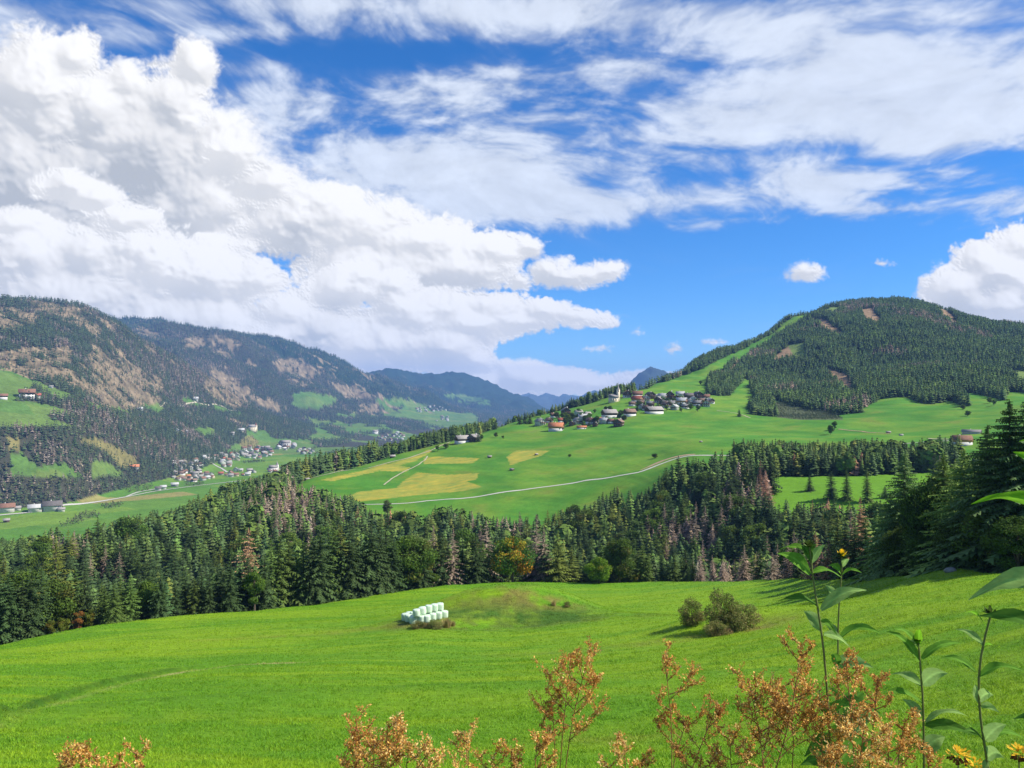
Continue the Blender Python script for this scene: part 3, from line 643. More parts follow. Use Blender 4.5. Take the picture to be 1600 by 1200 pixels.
def spruce_mesh(name, seed, col, H=20.0, width=0.19, levels=30, nb=9, droop=0.42, thin=1.0, base=0.06, gaps=0.0, irregular=0.25, taper=0.78, feather=1.0, m=None):
    """crown of drooping, twigged branches round a vertical axis"""
    g = np.random.default_rng(seed); V = []; T = []; C = []; n = 0
    col = np.array(col)
    for i in range(levels):
        t = (i + 0.5) / levels; z0 = H * (base + (0.985 - base) * t)
        L0 = H * width * (1 - t) ** taper * (0.75 + 0.25 * min(1, t * 8 + 0.4)) + 0.012 * H * (1 - t)
        k = max(4, int(round(nb * (1 - 0.45 * t))))
        off = g.uniform(0, 6.28)
        for b in range(k):
            if g.random() < gaps: continue
            a = off + 6.283 * b / k + g.normal(0, 0.22); L = L0 * (1 + g.normal(0, irregular)) ; L = max(L, 0.25)
            dr = droop * (1 - 0.9 * t) + g.normal(0, 0.06); zb = z0 + g.normal(0, 0.012 * H)
            K = (9 if L > 1.5 else 5) if levels > 60 else (5 if L > 1.2 else 3)
            s = np.linspace(0.0, 1, K + 1)
            ca, sa = math.cos(a), math.sin(a)
            sp = np.stack([ca * L * s, sa * L * s, zb + L * (0.10 * s - dr * s * s * 1.2 + 0.30 * (s ** 4) * dr)], -1)
            bc = col * (1 + g.normal(0, 0.13))
            for q in range(K):
                p, r_ = sp[q], sp[q + 1]; mid = 0.5 * (p + r_)
                w = feather * (0.30 * L * (1 - 0.62 * s[q + 1]) + 0.12) * thin
                for sg in (-1, 1):
                    tip = r_ + np.array([-sa * sg * w + ca * w * 0.35, ca * sg * w + sa * w * 0.35, -0.30 * w - 0.05 + g.normal(0, 0.07)])
                    a0 = p; a1 = p + (r_ - p) * (0.55 + 0.45 * thin) if thin < 0.8 else r_
                    V += [a0, a1, tip]; T.append((n, n + 1, n + 2)); n += 3
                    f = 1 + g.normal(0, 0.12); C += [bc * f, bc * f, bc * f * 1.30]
                hang = mid + np.array([g.normal(0, 0.05), g.normal(0, 0.05), -(0.42 * w + 0.16) * (0.6 if thin < 0.8 else 1.2)])
                V += [p, r_, hang]; T.append((n, n + 1, n + 2)); n += 3
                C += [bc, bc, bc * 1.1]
    tp = H * 0.965
    for b in range(5):
        a = 1.256 * b; V += [(0, 0, H * 1.01), (0.16 * math.cos(a), 0.16 * math.sin(a), tp), (0.16 * math.cos(a + 1.2), 0.16 * math.sin(a + 1.2), tp - 0.5)]; T.append((n, n + 1, n + 2)); n += 3; C += [col] * 3
    return new_mesh(name, V, np.array(T), m or M_NEEDLE, np.clip(np.array(C), 0.004, 1))

def trunk_mesh(name, H, r, m, lean=0.0, top=0.97):
    g = Geo(); g.tube([(0, 0, -1.2), (0, 0, 0), (0.02 * H * lean, 0, H * 0.4), (0.01 * H * lean, 0.01 * H * lean, H * top)], [r * 1.25, r, r * 0.62, r * 0.08], 8)
    return g.mesh(name, m, True, False)

def broadleaf_mesh(name, seed, cols, H=11.0, rx=4.5, zc=0.58, rz=0.45, lobes=16, leaves=6500, leaf=0.30, bottom=0.12):
    """leaves scattered in overlapping lobes; cols: list of (weight, colour)"""
    g = np.random.default_rng(seed)
    cen = []
    for i in range(lobes):
        a = g.uniform(0, 6.28); u = g.uniform(-0.9, 1); rr = math.sqrt(max(0, 1 - u * u)) * g.uniform(0.45, 0.8)
        cen.append((rx * rr * math.cos(a), rx * rr * math.sin(a), H * zc + H * rz * u * 0.72, g.uniform(0.26, 0.42) * rx))
    cen.append((0, 0, H * zc, rx * 0.5)); cen = np.array(cen)
    w = cen[:, 3] ** 2; w /= w.sum(); idx = g.choice(len(cen), leaves, p=w)
    d = g.normal(size=(leaves, 3)); d /= np.linalg.norm(d, axis=1)[:, None]
    rad = cen[idx, 3] * (1 - 0.45 * g.random(leaves) ** 2) * (1 + 0.12 * g.normal(size=leaves))
    P = cen[idx, :3] + d * rad[:, None] * np.array([1, 1, 0.8]); P[:, 2] = np.maximum(P[:, 2], H * bottom * g.uniform(0.3, 1.2, leaves))
    nrm = d + 0.8 * g.normal(size=(leaves, 3)); nrm /= np.linalg.norm(nrm, axis=1)[:, None]
    ax = np.cross(nrm, g.normal(size=(leaves, 3))); ax /= np.linalg.norm(ax, axis=1)[:, None]; bx = np.cross(nrm, ax)
    s = leaf * g.uniform(0.6, 1.3, leaves)[:, None]
    V = np.stack([P - ax * s, P + bx * s * 0.6, P + ax * s, P - bx * s * 0.6], 1).reshape(-1, 3)
    T = np.arange(leaves * 4).reshape(-1, 4)
    ws = np.array([c[0] for c in cols], float); lc = g.choice(len(cols), len(cen), p=ws / ws.sum())
    base = np.array([c[1] for c in cols])[lc[idx]]
    alt = np.array([c[1] for c in cols])[g.choice(len(cols), leaves, p=ws / ws.sum())]; m_ = g.random(leaves) < 0.2
    base = np.where(m_[:, None], alt, base) * (1 + 0.18 * g.normal(size=(leaves, 1)))
    return new_mesh(name, V, T, M_LEAF, np.clip(np.repeat(base, 4, 0), 0.004, 1)), cen

def limbs_mesh(name, cen, H, r, m, seed=0):
    g = Geo(); rn = np.random.default_rng(seed)
    g.tube([(0, 0, -0.8), (0, 0, H * 0.2), (0.1, 0.1, H * 0.5), (0, 0, H * 0.75)], [r * 1.3, r, r * 0.7, r * 0.25], 8)
    for c in cen[:: 2]:
        z = H * rn.uniform(0.2, 0.45); e = c[:3]; g.tube([(0, 0, z), e * 0.5 + np.array([0, 0, z * 0.45]), e], [r * 0.4, r * 0.25, r * 0.06], 5)
    return g.mesh(name, m, True, False)

DK, MD, OL = (0.060, 0.100, 0.032), (0.096, 0.150, 0.032), (0.155, 0.185, 0.034)
PROTO = {}
def proto(kind, crown, trunk): PROTO.setdefault(kind, []).append((crown, trunk))
TR_S = trunk_mesh('spruce_trunk', 20, 0.27, M_BARK); TR_D = trunk_mesh('dead_trunk', 20, 0.24, M_GREYBARK)
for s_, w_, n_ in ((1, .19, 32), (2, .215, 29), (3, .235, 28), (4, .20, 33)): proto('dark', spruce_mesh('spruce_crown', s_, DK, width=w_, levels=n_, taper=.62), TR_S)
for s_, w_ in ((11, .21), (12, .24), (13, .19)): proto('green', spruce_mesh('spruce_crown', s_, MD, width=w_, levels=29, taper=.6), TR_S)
for s_, w_ in ((21, .20), (22, .18)): proto('olive', spruce_mesh('larch_crown', s_, OL, width=w_, levels=26, nb=8, droop=0.25, irregular=0.4, taper=0.65), TR_S)
GB, RB = (0.285, 0.215, 0.15), (0.32, 0.18, 0.10)
for s_, w_, c_ in ((71, .22, DK), (72, .25, DK), (73, .24, MD)): PROTO.setdefault('big', []).append((spruce_mesh('spruce_crown', s_, np.array(c_) * 2.0, width=w_, levels=62, nb=15, taper=.75, irregular=.3, droop=.6, feather=.42), TR_S))
for s_, w_ in ((31, .15), (32, .17), (33, .14)): proto('dead', spruce_mesh('dead_crown', s_, GB, width=w_, levels=36, nb=10, thin=0.6, gaps=0.10, irregular=0.4, droop=0.5, m=M_DEADN), TR_D)
for s_, w_ in ((41, .17), (42, .15)): proto('rusty', spruce_mesh('dead_crown', s_, RB, width=w_, levels=40, nb=11, thin=0.65, gaps=0.06, irregular=0.4, droop=0.3, m=M_DEADN), TR_D)
def bl(kind, seed, cols, **k):
    cr, cen = broadleaf_mesh('leafy_crown', seed, cols, **k); H = k.get('H', 11.0); proto(kind, cr, limbs_mesh('leafy_trunk', cen, H, 0.022 * H, M_BARK, seed))
G1_, G2_, G3_ = (0.100, 0.170, 0.026), (0.135, 0.220, 0.030), (0.080, 0.130, 0.024)
bl('bright', 51, [(5, (0.15, 0.28, 0.022)), (3, (0.20, 0.32, 0.025)), (1, (0.26, 0.29, 0.03))], H=11, rx=5.4, zc=.52, rz=.46, lobes=26, leaves=9000, leaf=.26, bottom=.05)
bl('autumn', 52, [(5, (0.05, 0.12, 0.018)), (3, (0.075, 0.15, 0.018)), (1.3, (0.30, 0.26, 0.025)), (0.9, (0.42, 0.21, 0.025))], H=14, rx=6.4, zc=.52, rz=.46, lobes=30, leaves=11000, leaf=.30, bottom=.06)
bl('leafy', 53, [(5, G1_), (2, G2_)], H=14, rx=4.2, zc=.55, rz=.46, lobes=22, leaves=8000, leaf=.26, bottom=.06)
bl('leafy', 54, [(5, G1_), (2, G3_), (1, (0.13, 0.14, 0.03))], H=14, rx=5.0, zc=.55, rz=.48, lobes=26, leaves=9000, leaf=.26, bottom=.06)
bl('darkleafy', 55, [(5, G3_), (2, (0.05, 0.09, 0.018)), (2, G1_)], H=20, rx=6.2, zc=.55, rz=.50, lobes=36, leaves=15000, leaf=.24, bottom=.03)
bl('darkleafy', 56, [(5, G3_), (3, G1_)], H=20, rx=5.4, zc=.55, rz=.50, lobes=36, leaves=15000, leaf=.24, bottom=.03)
bl('yellow', 57, [(5, (0.17, 0.20, 0.025)), (2, (0.12, 0.16, 0.02)), (1, (0.24, 0.20, 0.03))], H=6, rx=2.2, zc=.52, rz=.48, lobes=14, leaves=3500, leaf=.17, bottom=.03)
bl('orange', 58, [(5, (0.26, 0.115, 0.03)), (2, (0.20, 0.14, 0.03)), (1, (0.13, 0.14, 0.03))], H=7, rx=1.9, zc=.5, rz=.5, lobes=14, leaves=3500, leaf=.16, bottom=.03)
bl('dusky', 59, [(4, (0.23, 0.22, 0.07)), (2, (0.32, 0.23, 0.10)), (2, (0.16, 0.20, 0.05))], H=5, rx=3.0, zc=.45, rz=.5, lobes=18, leaves=6500, leaf=.11, bottom=.02)
bl('pale', 60, [(5, (0.13, 0.17, 0.05)), (2, (0.10, 0.14, 0.035))], H=14, rx=3.6, zc=.55, rz=.48, lobes=22, leaves=8000, leaf=.22, bottom=.05)
PH = {'big': 20, 'dark': 20, 'green': 20, 'olive': 20, 'dead': 20, 'rusty': 20, 'bright': 11, 'autumn': 14, 'leafy': 14, 'darkleafy': 20, 'yellow': 6, 'orange': 7, 'dusky': 5, 'pale': 14}
NAMES = {'big': ('spruce_tree', 'spruce'), 'dark': ('spruce_tree', 'spruce'), 'green': ('spruce_tree', 'spruce'), 'olive': ('larch_tree', 'larch'), 'dead': ('dead_tree', 'dead tree'), 'rusty': ('dead_tree', 'dead tree'),
         'bright': ('broadleaf_tree', 'tree'), 'autumn': ('maple_tree', 'tree'), 'leafy': ('broadleaf_tree', 'tree'), 'darkleafy': ('broadleaf_tree', 'tree'), 'yellow': ('young_tree', 'tree'), 'orange': ('rowan_tree', 'tree'), 'dusky': ('bush', 'bush'), 'pale': ('broadleaf_tree', 'tree')}
GROUPS = {'spruce_tree': 'spruces of the wood behind the meadow', 'larch_tree': 'larches of the wood behind the meadow', 'dead_tree': 'dead conifers of the wood behind the meadow', 'broadleaf_tree': 'leafy trees of the wood behind the meadow'}
def tree(kind, x, y, z, h, wid=1.0, label=None, group=None, var=None):
    nm, cat = NAMES[kind]; ps = PROTO[kind]; cr, tk = ps[int(rng.integers(len(ps))) if var is None else var % len(ps)]
    s = h / PH[kind]
    r = thing(nm, label, cat, (x, y, z - 0.15), float(rng.uniform(0, 6.28)), group or GROUPS.get(nm), (s * wid, s * wid, s))
    link('trunk', tk, r); link('crown', cr, r)
    return r

# horizon of the bare terrain along every azimuth, to leave out trees no one could see
HM = np.maximum.accumulate(GZ / RG, axis=1)
def horizon_before(x, y, back):
    az = np.degrees(np.arctan2(x, y)); r = np.hypot(x, y) - back
    i = np.clip(np.searchsorted(AZ, az), 0, len(AZ) - 1); j = np.clip(np.searchsorted(RR, r) - 1, 0, len(RR) - 1)
    return HM[i, j]
def look_mask(mask, x, y):
    az = np.degrees(np.arctan2(x, y)); r = np.hypot(x, y)
    i = np.clip(np.searchsorted(AZ, az - 0.06), 0, len(AZ) - 1); j = np.clip(np.searchsorted(RR, r), 0, len(RR) - 1)
    return mask[i, j]
def scatter(mask, sp, h0, h1, seed, margin=0.012, rmax=1e9, azmax=41.0, jit=0.48):
    """jittered grid of tree positions inside a mask of the terrain"""
    g = np.random.default_rng(seed); m = mask & (np.abs(AZ)[:, None] < azmax) & (RG < rmax)
    if not m.any(): return np.zeros((0, 4))
    x0, x1, y0, y1 = GX[m].min(), GX[m].max(), GY[m].min(), GY[m].max()
    X, Y = np.meshgrid(np.arange(x0, x1, sp), np.arange(y0, y1, sp * 0.87)); X[1::2] += sp / 2
    X = (X + g.uniform(-jit, jit, X.shape) * sp).ravel(); Y = (Y + g.uniform(-jit, jit, Y.shape) * sp).ravel()
    k = look_mask(m, X, Y) & (np.hypot(X, Y) > 30); X, Y = X[k], Y[k]; Z = ground(X, Y)
    big = fbm(X / 35, Y / 35, 2, seed + 5); h = (h0 + h1) / 2 + (h1 - h0) / 2 * np.clip(g.normal(0, 0.45, len(X)) + 0.9 * big, -1, 1)
    rr = np.hypot(X, Y); k = (Z + h) / rr > horizon_before(X, Y, 3) - margin
    return np.stack([X, Y, Z, h], -1)[k]

# --- trees standing at the edge of the meadow, left to right, from the photograph: (x, top row, kind, label)
def edge_pt(px, back):
    y = ev(T_EDGE, px); r = ev(T_EDGE, px, 2) + back; az, _ = pix_dir(px, y); az = float(az); x, yy = r * math.sin(az), r * math.cos(az)
    return x, yy, float(ground(x, yy))
SEEN = []      # (x, y, z, h, kind) for the occlusion estimate
SPECIAL = [
 (122, 950, 'orange', 4, 'small rowan with orange autumn leaves at the foot of the dark spruces', 1),
 (78, 966, 'yellow', 3, 'yellow green young tree at the meadow edge, first left of the orange rowan but one', 1),
 (98, 962, 'yellow', 3, 'yellow green young tree touching the left side of the orange rowan', 1),
 (140, 950, 'yellow', 4, 'narrow green and yellow young tree just right of the orange rowan', .8),
 (388, 824, 'rusty', 20, 'big reddish brown dead conifer standing out of the dark spruces on the left', 1.5),
 (86, 848, 'olive', 16, 'tall yellowish olive conifer above the small yellow trees', 1.2),
 (645, 829, 'pale', 14, 'pale green rounded tree left of the two grey dead conifers, above the hay bales', 1.1),
 (677, 820, 'dead', 10, 'grey dead conifer at the meadow edge, left one of the pair above the hay bales', 1.2),
 (708, 825, 'dead', 5, 'grey brown dead conifer right of the pale rounded tree, right one of the pair', 1.3),
 (690, 835, 'pale', 18, 'pale green bushy tree between the two grey dead conifers', .9),
 (675, 893, 'leafy', 2, 'low round green bush at the foot of the grey dead pair', 1.6),
 (732, 822, 'leafy', 20, 'soft green tree right of the two grey dead conifers', .8),
 (760, 812, 'dead', 14, 'grey brown dead conifer right behind the left flank of the autumn maple', 1.1),
 (801, 835, 'autumn', 0, 'large round maple turning orange and yellow on its left side', 1.05),
 (838, 803, 'dead', 14, 'tall grey brown dead conifer rising behind the right side of the autumn maple', 1.25),
 (850, 822, 'dead', 10, 'slim dead conifer touching the olive larches right of the autumn maple', .9),
 (872, 830, 'olive', 5, 'broad olive larch between the autumn maple and the bright round tree', 1.25),
 (893, 850, 'olive', 8, 'smaller olive larch just left of the bright round tree', 1.1),
 (936, 868, 'bright', -5, 'round bright green leafy tree alone at the foot of the dark wood', 1.0),
 (995, 891, 'yellow', 3, 'small light green bush right of the bright round tree', 1.1),
 (1113, 866, 'dead', 3, 'pinkish grey dead conifer at the meadow edge, left of the three above the dry bushes', 1.3),
 (1130, 872, 'dead', 5, 'pinkish grey dead conifer at the meadow edge, middle of the three above the dry bushes', 1.3),
 (1163, 850, 'dead', 4, 'taller pinkish dead conifer at the meadow edge, right of the three above the dry bushes', 1.5),
 (1207, 862, 'dead', 3, 'low broad dead conifer behind the left leaves of the tall budding plant', 1.8),
 (1232, 842, 'dead', 9, 'pinkish dead conifer just left of the tallest budding plant top', 1.2),
 (1275, 828, 'rusty', 8, 'brown dead conifer between the two tall budding plants', 1.1),
 (1295, 840, 'rusty', 5, 'low brown dead conifer behind the yellow flower bud', 1.3),
 (1345, 775, 'rusty', 10, 'tallest rusty brown dead conifer, left of the big dark trees', 1.15),
 (1366, 840, 'rusty', 4, 'shorter rusty dead conifer leaning on the right of the tallest rusty one', 1.5),
 (1330, 790, 'dead', 14, 'thin dead conifer hidden half behind the left of the tallest rusty one', .8),
 (1310, 800, 'olive', 12, 'olive green larch left of the tallest rusty dead conifer', 1.1),
 (1415, 708, 'big', 12, 'big dark spruce, left one of the two rising from the dark wood on the right', 1.25),
 (1476, 708, 'big', 14, 'big dark spruce, right one of the two rising from the dark wood on the right', 1.3),
 (1392, 768, 'big', 9, 'dark spruce at the left corner of the big dark wood on the right', 1.3),
 (1405, 820, 'darkleafy', 4, 'low dark leafy tree at the left corner of the big dark wood on the right', 1.1),
 (1446, 742, 'darkleafy', 8, 'broad dark leafy tree between the two big dark spruces', .8),
 (1440, 830, 'darkleafy', 3, 'low dark leafy tree above the pale boulder', 1.3),
 (1508, 700, 'big', 12, 'dense green conifer right of the right big dark spruce', 1.3),
 (1500, 800, 'darkleafy', 4, 'dark leafy tree just right of the pale boulder', 1.3),
 (1545, 664, 'big', 9, 'tall green conifer with ragged left edge near the right border', 1.35),
 (1580, 624, 'big', 10, 'tallest green conifer near the right border', 1.4),
 (1614, 612, 'big', 12, 'tall conifer cut by the right border of the view', 1.5),
 (1545, 790, 'leafy', 4, 'lighter leafy tree in front of the tall dark ones near the right border', 1.2),
 (1590, 800, 'darkleafy', 3, 'dark leafy tree at the right border behind the large pale leaf', 1.3),
 (1650, 690, 'darkleafy', 14, 'dark leafy tree at the far right end of the wood', 1.1),
]
for px, top, kind, back, label, wid in SPECIAL:
    x, y, z = edge_pt(px, back); r = math.hypot(x, y); _, tn = pix_dir(px, top); h = r * float(tn) - z
    tree(kind, x, y, z, max(h, 1.5), wid, label, var=(1 if px in (388,) else None)); SEEN.append((x, y, z, h, kind))

T_TOPF = tab('-200:900 0:890 50:882 110:872 150:905 200:902 250:890 300:896 350:880 400:872 430:842 450:834 500:824 550:815 600:822 650:835 700:826 750:826 800:845 850:830 900:848 950:842 1000:852 1060:862 1100:868 1150:868 1200:850 1300:818 1380:790 1500:700 1700:650')
cand = []
g_ = np.random.default_rng(91)
px_ = -60.0
while px_ < 1400:
    back = g_.uniform(1, 11); x, y, z = edge_pt(px_, back); r = math.hypot(x, y)
    _, tn = pix_dir(px_, ev(T_TOPF, px_) + g_.uniform(-9, 16)); h = r * float(tn) - z
    clash = any(abs(px_ - s[0]) < {'autumn': 40, 'bright': 32, 'yellow': 9, 'orange': 9}.get(s[2], 11) and s[3] < 10 for s in SPECIAL)
    if h > 3 and not clash: cand.append((x, y, z, h))
    px_ += g_.uniform(8.5, 15) * 200 / r if px_ < 1050 else g_.uniform(11, 20)
cand = np.array(cand)
inner = scatter(m_ravine & (RG > EDGE_R + 9), 6.2, 15, 25, 5)
TOPLIM = T_TOPF
k = np.ones(len(inner), bool)
pxi, _y = dir_pix(np.arctan2(inner[:, 0], inner[:, 1]), inner[:, 2] / np.hypot(inner[:, 0], inner[:, 1]))
r_i = np.hypot(inner[:, 0], inner[:, 1])
near_i = r_i < ev(T_EDGE, pxi, 2) + 60
_, tlim = pix_dir(pxi, ev(T_TOPF, pxi) + 4); hmax = r_i * tlim - inner[:, 2]
inner[:, 3] = np.where(near_i, np.minimum(inner[:, 3], hmax), inner[:, 3])
spur = scatter(m_spurwood & (RG > LOW_R - 5) & ~m_slash & (GZ > -226), 5.6, 13, 21, 6)
row_s = scatter(m_row, 5.0, 11, 17, 17)
far_s = scatter(m_skylwood & (GZ > -222), 5.5, 13, 20, 7)
allc = np.concatenate([cand, inner, spur[:, :4]])
T_CAP = tab('-200:845 0:838 60:833 130:806 200:796 270:790 330:757 400:742 440:727 520:716 545:768 590:800 650:794 700:788 760:804 800:800 850:795 880:785 905:790 930:772 950:757 1000:768 1030:740 1050:716 1090:712 1130:699 1200:703 1300:704 1500:704')
pxc = 800 + F * allc[:, 0] / allc[:, 1]; rc = np.hypot(allc[:, 0], allc[:, 1])
cap = ev(T_CAP, pxc) + 0.0; cap = np.where((pxc > 1203) & (rc < 440), 781.0, cap) + g_.uniform(-4, 14, len(pxc))
_, tcap = pix_dir(pxc, cap); allc[:, 3] = np.minimum(allc[:, 3], rc * tcap - allc[:, 2])
allc = allc[allc[:, 3] > 4.5]
# keep the hillside track, hairpins and the clearing free
pxa, pya = dir_pix(np.arctan2(allc[:, 0], allc[:, 1]), allc[:, 2] / np.hypot(allc[:, 0], allc[:, 1]))
free = in_poly(pxa, pya, [(238, 835), (262, 808), (282, 806), (300, 792), (352, 782), (352, 800), (310, 808), (275, 822), (262, 836)]) & (np.hypot(allc[:, 0], allc[:, 1]) > 380)
free |= in_poly(pxa, pya, [(440, 775), (478, 748), (490, 752), (460, 775)])
free |= in_poly(pxa, pya, [(40, 895), (60, 876), (75, 876), (66, 896)]) & (np.hypot(allc[:, 0], allc[:, 1]) > 300)
allc = allc[~free]
# kind of each tree, with the dead patches where the photograph has them
def kinds_for(T, seed):
    g = np.random.default_rng(seed); r = np.hypot(T[:, 0], T[:, 1]); az = np.arctan2(T[:, 0], T[:, 1])
    px, py = dir_pix(az, (T[:, 2] + T[:, 3] * 0.8) / r); u = g.random(len(T)); n = fbm(T[:, 0] / 28, T[:, 1] / 28, 3, 601)
    k = np.full(len(T), 0)                                    # 0 dark 1 green 2 olive 3 dead 4 rusty 5 leafy
    k[(u < 0.36 + 0.7 * n)] = 1
    k[(u > 0.95 - 0.20 * np.maximum(n, 0))] = 2
    k[(u > 0.42) & (u < 0.50)] = 5
    k[(u > 0.50) & (u < 0.503)] = 3
    def pat(cx, cy, rx, ry, kind, p):
        w = np.exp(-((px - cx) / rx) ** 2 - ((py - cy) / ry) ** 2) * p; m = g.random(len(T)) < w; k[m] = kind
    for c in ((450, 785, 55, 35, 3, .62), (500, 760, 30, 25, 3, .35), (430, 800, 30, 35, 3, .4), (1072, 820, 48, 18, 3, 1.0), (1040, 835, 25, 14, 3, .6), (1175, 755, 45, 26, 3, .85), (1150, 780, 40, 18, 3, .4),
              (1215, 738, 40, 14, 4, .6), (1335, 730, 12, 20, 4, .7), (1380, 740, 20, 14, 3, .5), (1450, 720, 20, 20, 3, .4), (740, 850, 20, 30, 3, .5), (780, 810, 30, 15, 3, .4), (600, 800, 40, 10, 4, .4), (730, 880, 30, 30, 3, .25), (960, 800, 14, 14, 2, .7), (865, 800, 20, 14, 2, .5),
              (1290, 790, 20, 20, 4, .5), (1250, 860, 40, 20, 3, .4), (540, 770, 20, 20, 3, .3), (165, 870, 20, 12, 3, .6), (120, 850, 50, 14, 3, .3)): pat(*c)
    front = (r < 330)
    k[front & (px > 1060) & (px < 1420) & (py > 840) & (u < .3)] = 3
    k[front & (px < 1060) & (u > 0.46) & (u < 0.53)] = 0
    k[front & (px > 430) & (px < 500) & (k == 3)] = 1
    return k
kk = kinds_for(allc, 8)
order = np.argsort(np.hypot(allc[:, 0], allc[:, 1]))
# painter's estimate of how much of each tree shows
bins = np.full(420, -9.0)
pts = [(*a, 9) for a in allc]; vis = np.zeros(len(allc))
sp_done = sorted([(math.hypot(s[0], s[1]), s) for s in SEEN]); si = 0
def cover_bins(x, y, z, h, upd=True):
    r = math.hypot(x, y); az = math.atan2(x, y); pxm = 800 + F * math.tan(az); w = 0.11 * h / r * F
    b0, b1 = int((pxm - w) / 5 + 20), int((pxm + w) / 5 + 20) + 1
    if b1 < 0 or b0 >= 420: return 0.0
    b0, b1 = max(b0, 0), min(b1, 420); t = (z + h * 0.94) / r; t0 = max(z / r, -9)
    v = np.clip(t - np.maximum(bins[b0:b1], t0), 0, None).sum() * F * 5
    if upd: bins[b0:b1] = np.maximum(bins[b0:b1], (z + h * 0.80) / r)
    return v
for i in order:
    r = math.hypot(allc[i, 0], allc[i, 1])
    while si < len(sp_done) and sp_done[si][0] < r: cover_bins(*sp_done[si][1][:4]); si += 1
    vis[i] = cover_bins(*allc[i, :4])
live = np.isin(kk, (0, 1)); rank = np.argsort(-np.where(live, vis, -1)); pick = set(rank[:285].tolist())
for q in (2, 3, 4, 5):
    rk = np.argsort(-np.where(kk == q, vis, -1)); lim = {2: 34, 3: 75, 4: 24, 5: 34}[q]; pick |= {int(j) for j in rk[:lim] if kk[j] == q and vis[j] > 150}
KN_ = {0: 'dark', 1: 'green', 2: 'olive', 3: 'dead', 4: 'rusty', 5: 'leafy'}
DESC = {0: 'dark green spruce', 1: 'mid green spruce', 2: 'yellowish olive larch', 3: 'bare grey brown dead conifer', 4: 'rusty brown dead conifer', 5: 'soft green leafy tree'}
SEG = [(-999, 122, 'left of the orange rowan'), (122, 388, 'between orange rowan and reddish conifer'), (388, 560, 'right of the big reddish conifer'), (560, 677, 'left of the grey dead pair'),
       (677, 801, 'left of the autumn maple'), (801, 936, 'right of the autumn maple'), (936, 1080, 'right of the bright round tree'), (1080, 1207, 'above the two dry bushes'),
       (1207, 1345, 'left of the tallest rusty conifer'), (1345, 9999, 'right of the tallest rusty conifer')]
def ordn(n): return {1: 'first', 2: 'second', 3: 'third', 4: 'fourth', 5: 'fifth', 6: 'sixth', 7: 'seventh', 8: 'eighth', 9: 'ninth', 10: 'tenth'}.get(n, str(n) + ('th' if 10 < n % 100 < 14 else {1: 'st', 2: 'nd', 3: 'rd'}.get(n % 10, 'th')))
recs = []
for i in pick:
    x, y, z, h = allc[i, :4]; px = 800 + F * x / y; r = math.hypot(x, y); e = ev(T_EDGE, px, 2)
    band = 'front row' if r < e + 14 else ('rows close behind the front' if r < e + 75 else ('far bank' if r < 440 else 'distant ridge'))
    sg = next(j for j, s in enumerate(SEG) if s[0] <= px < s[1]); recs.append((kk[i], band, sg, px, i))
recs.sort(key=lambda t: (t[0], t[1], t[2], t[3])); cnt = {}
for k_, band, sg, px, i in recs:
    key = (k_, band, sg); cnt[key] = cnt.get(key, 0) + 1
seen_n = {}
for k_, band, sg, px, i in recs:
    key = (k_, band, sg); seen_n[key] = seen_n.get(key, 0) + 1; c = cnt[key]
    bw = {'front row': 'front row', 'rows close behind the front': 'second rows', 'far bank': 'far bank', 'distant ridge': 'distant ridge'}[band]
    short = SEG[sg][2]
    lab = f"{DESC[k_]}, {bw}, {short}" + ('' if c == 1 else f", {ordn(seen_n[key])} from left")
    x, y, z, h = allc[i, :4]; tree(KN_[k_], x, y, z, h, float(rng.uniform(0.9, 1.25)), lab)
rest = np.array([i for i in range(len(allc)) if i not in pick])

# --- the rest of the woods: every tree its own small cone of drooping tiers, gathered in one mesh
def lod_tree(levels, nb, seed, width, wig=0.25):
    g = np.random.default_rng(seed); V = []; T = []; n = 0; tint = []
    for i in range(levels):
        t = (i + 0.35) / levels; z = 0.10 + 0.86 * t; L0 = width * 1.12 * (1 - t) ** 0.66 + 0.012; off = g.uniform(0, 6.28)
        for b in range(nb):
            a = off + 6.283 * b / nb + g.normal(0, 0.15); L = L0 * (1 + g.normal(0, wig)); w = L * 0.42 * 6 / nb; ca, sa = math.cos(a), math.sin(a)
            zt = z - 0.30 * L - 0.012; up = z + 0.55 * 0.86 / levels
            p = np.array([[0, 0, up], [ca * L * .7 - sa * w, sa * L * .7 + ca * w, zt], [ca * L, sa * L, zt + 0.15 * L], [ca * L * .7 + sa * w, sa * L * .7 - ca * w, zt]])
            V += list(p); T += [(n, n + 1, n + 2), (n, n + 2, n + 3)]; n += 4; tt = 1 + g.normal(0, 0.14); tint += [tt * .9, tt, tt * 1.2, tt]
    V += [(0, 0, 1.0), (0.012, 0, 0.9), (-0.006, 0.01, 0.9)]; T.append((n, n + 1, n + 2)); n += 3; tint += [1, 1, 1]
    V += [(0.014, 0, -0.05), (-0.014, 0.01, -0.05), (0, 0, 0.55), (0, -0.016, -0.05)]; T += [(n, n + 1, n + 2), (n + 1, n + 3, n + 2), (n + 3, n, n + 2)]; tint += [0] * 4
    return np.array(V), np.array(T), np.array(tint)
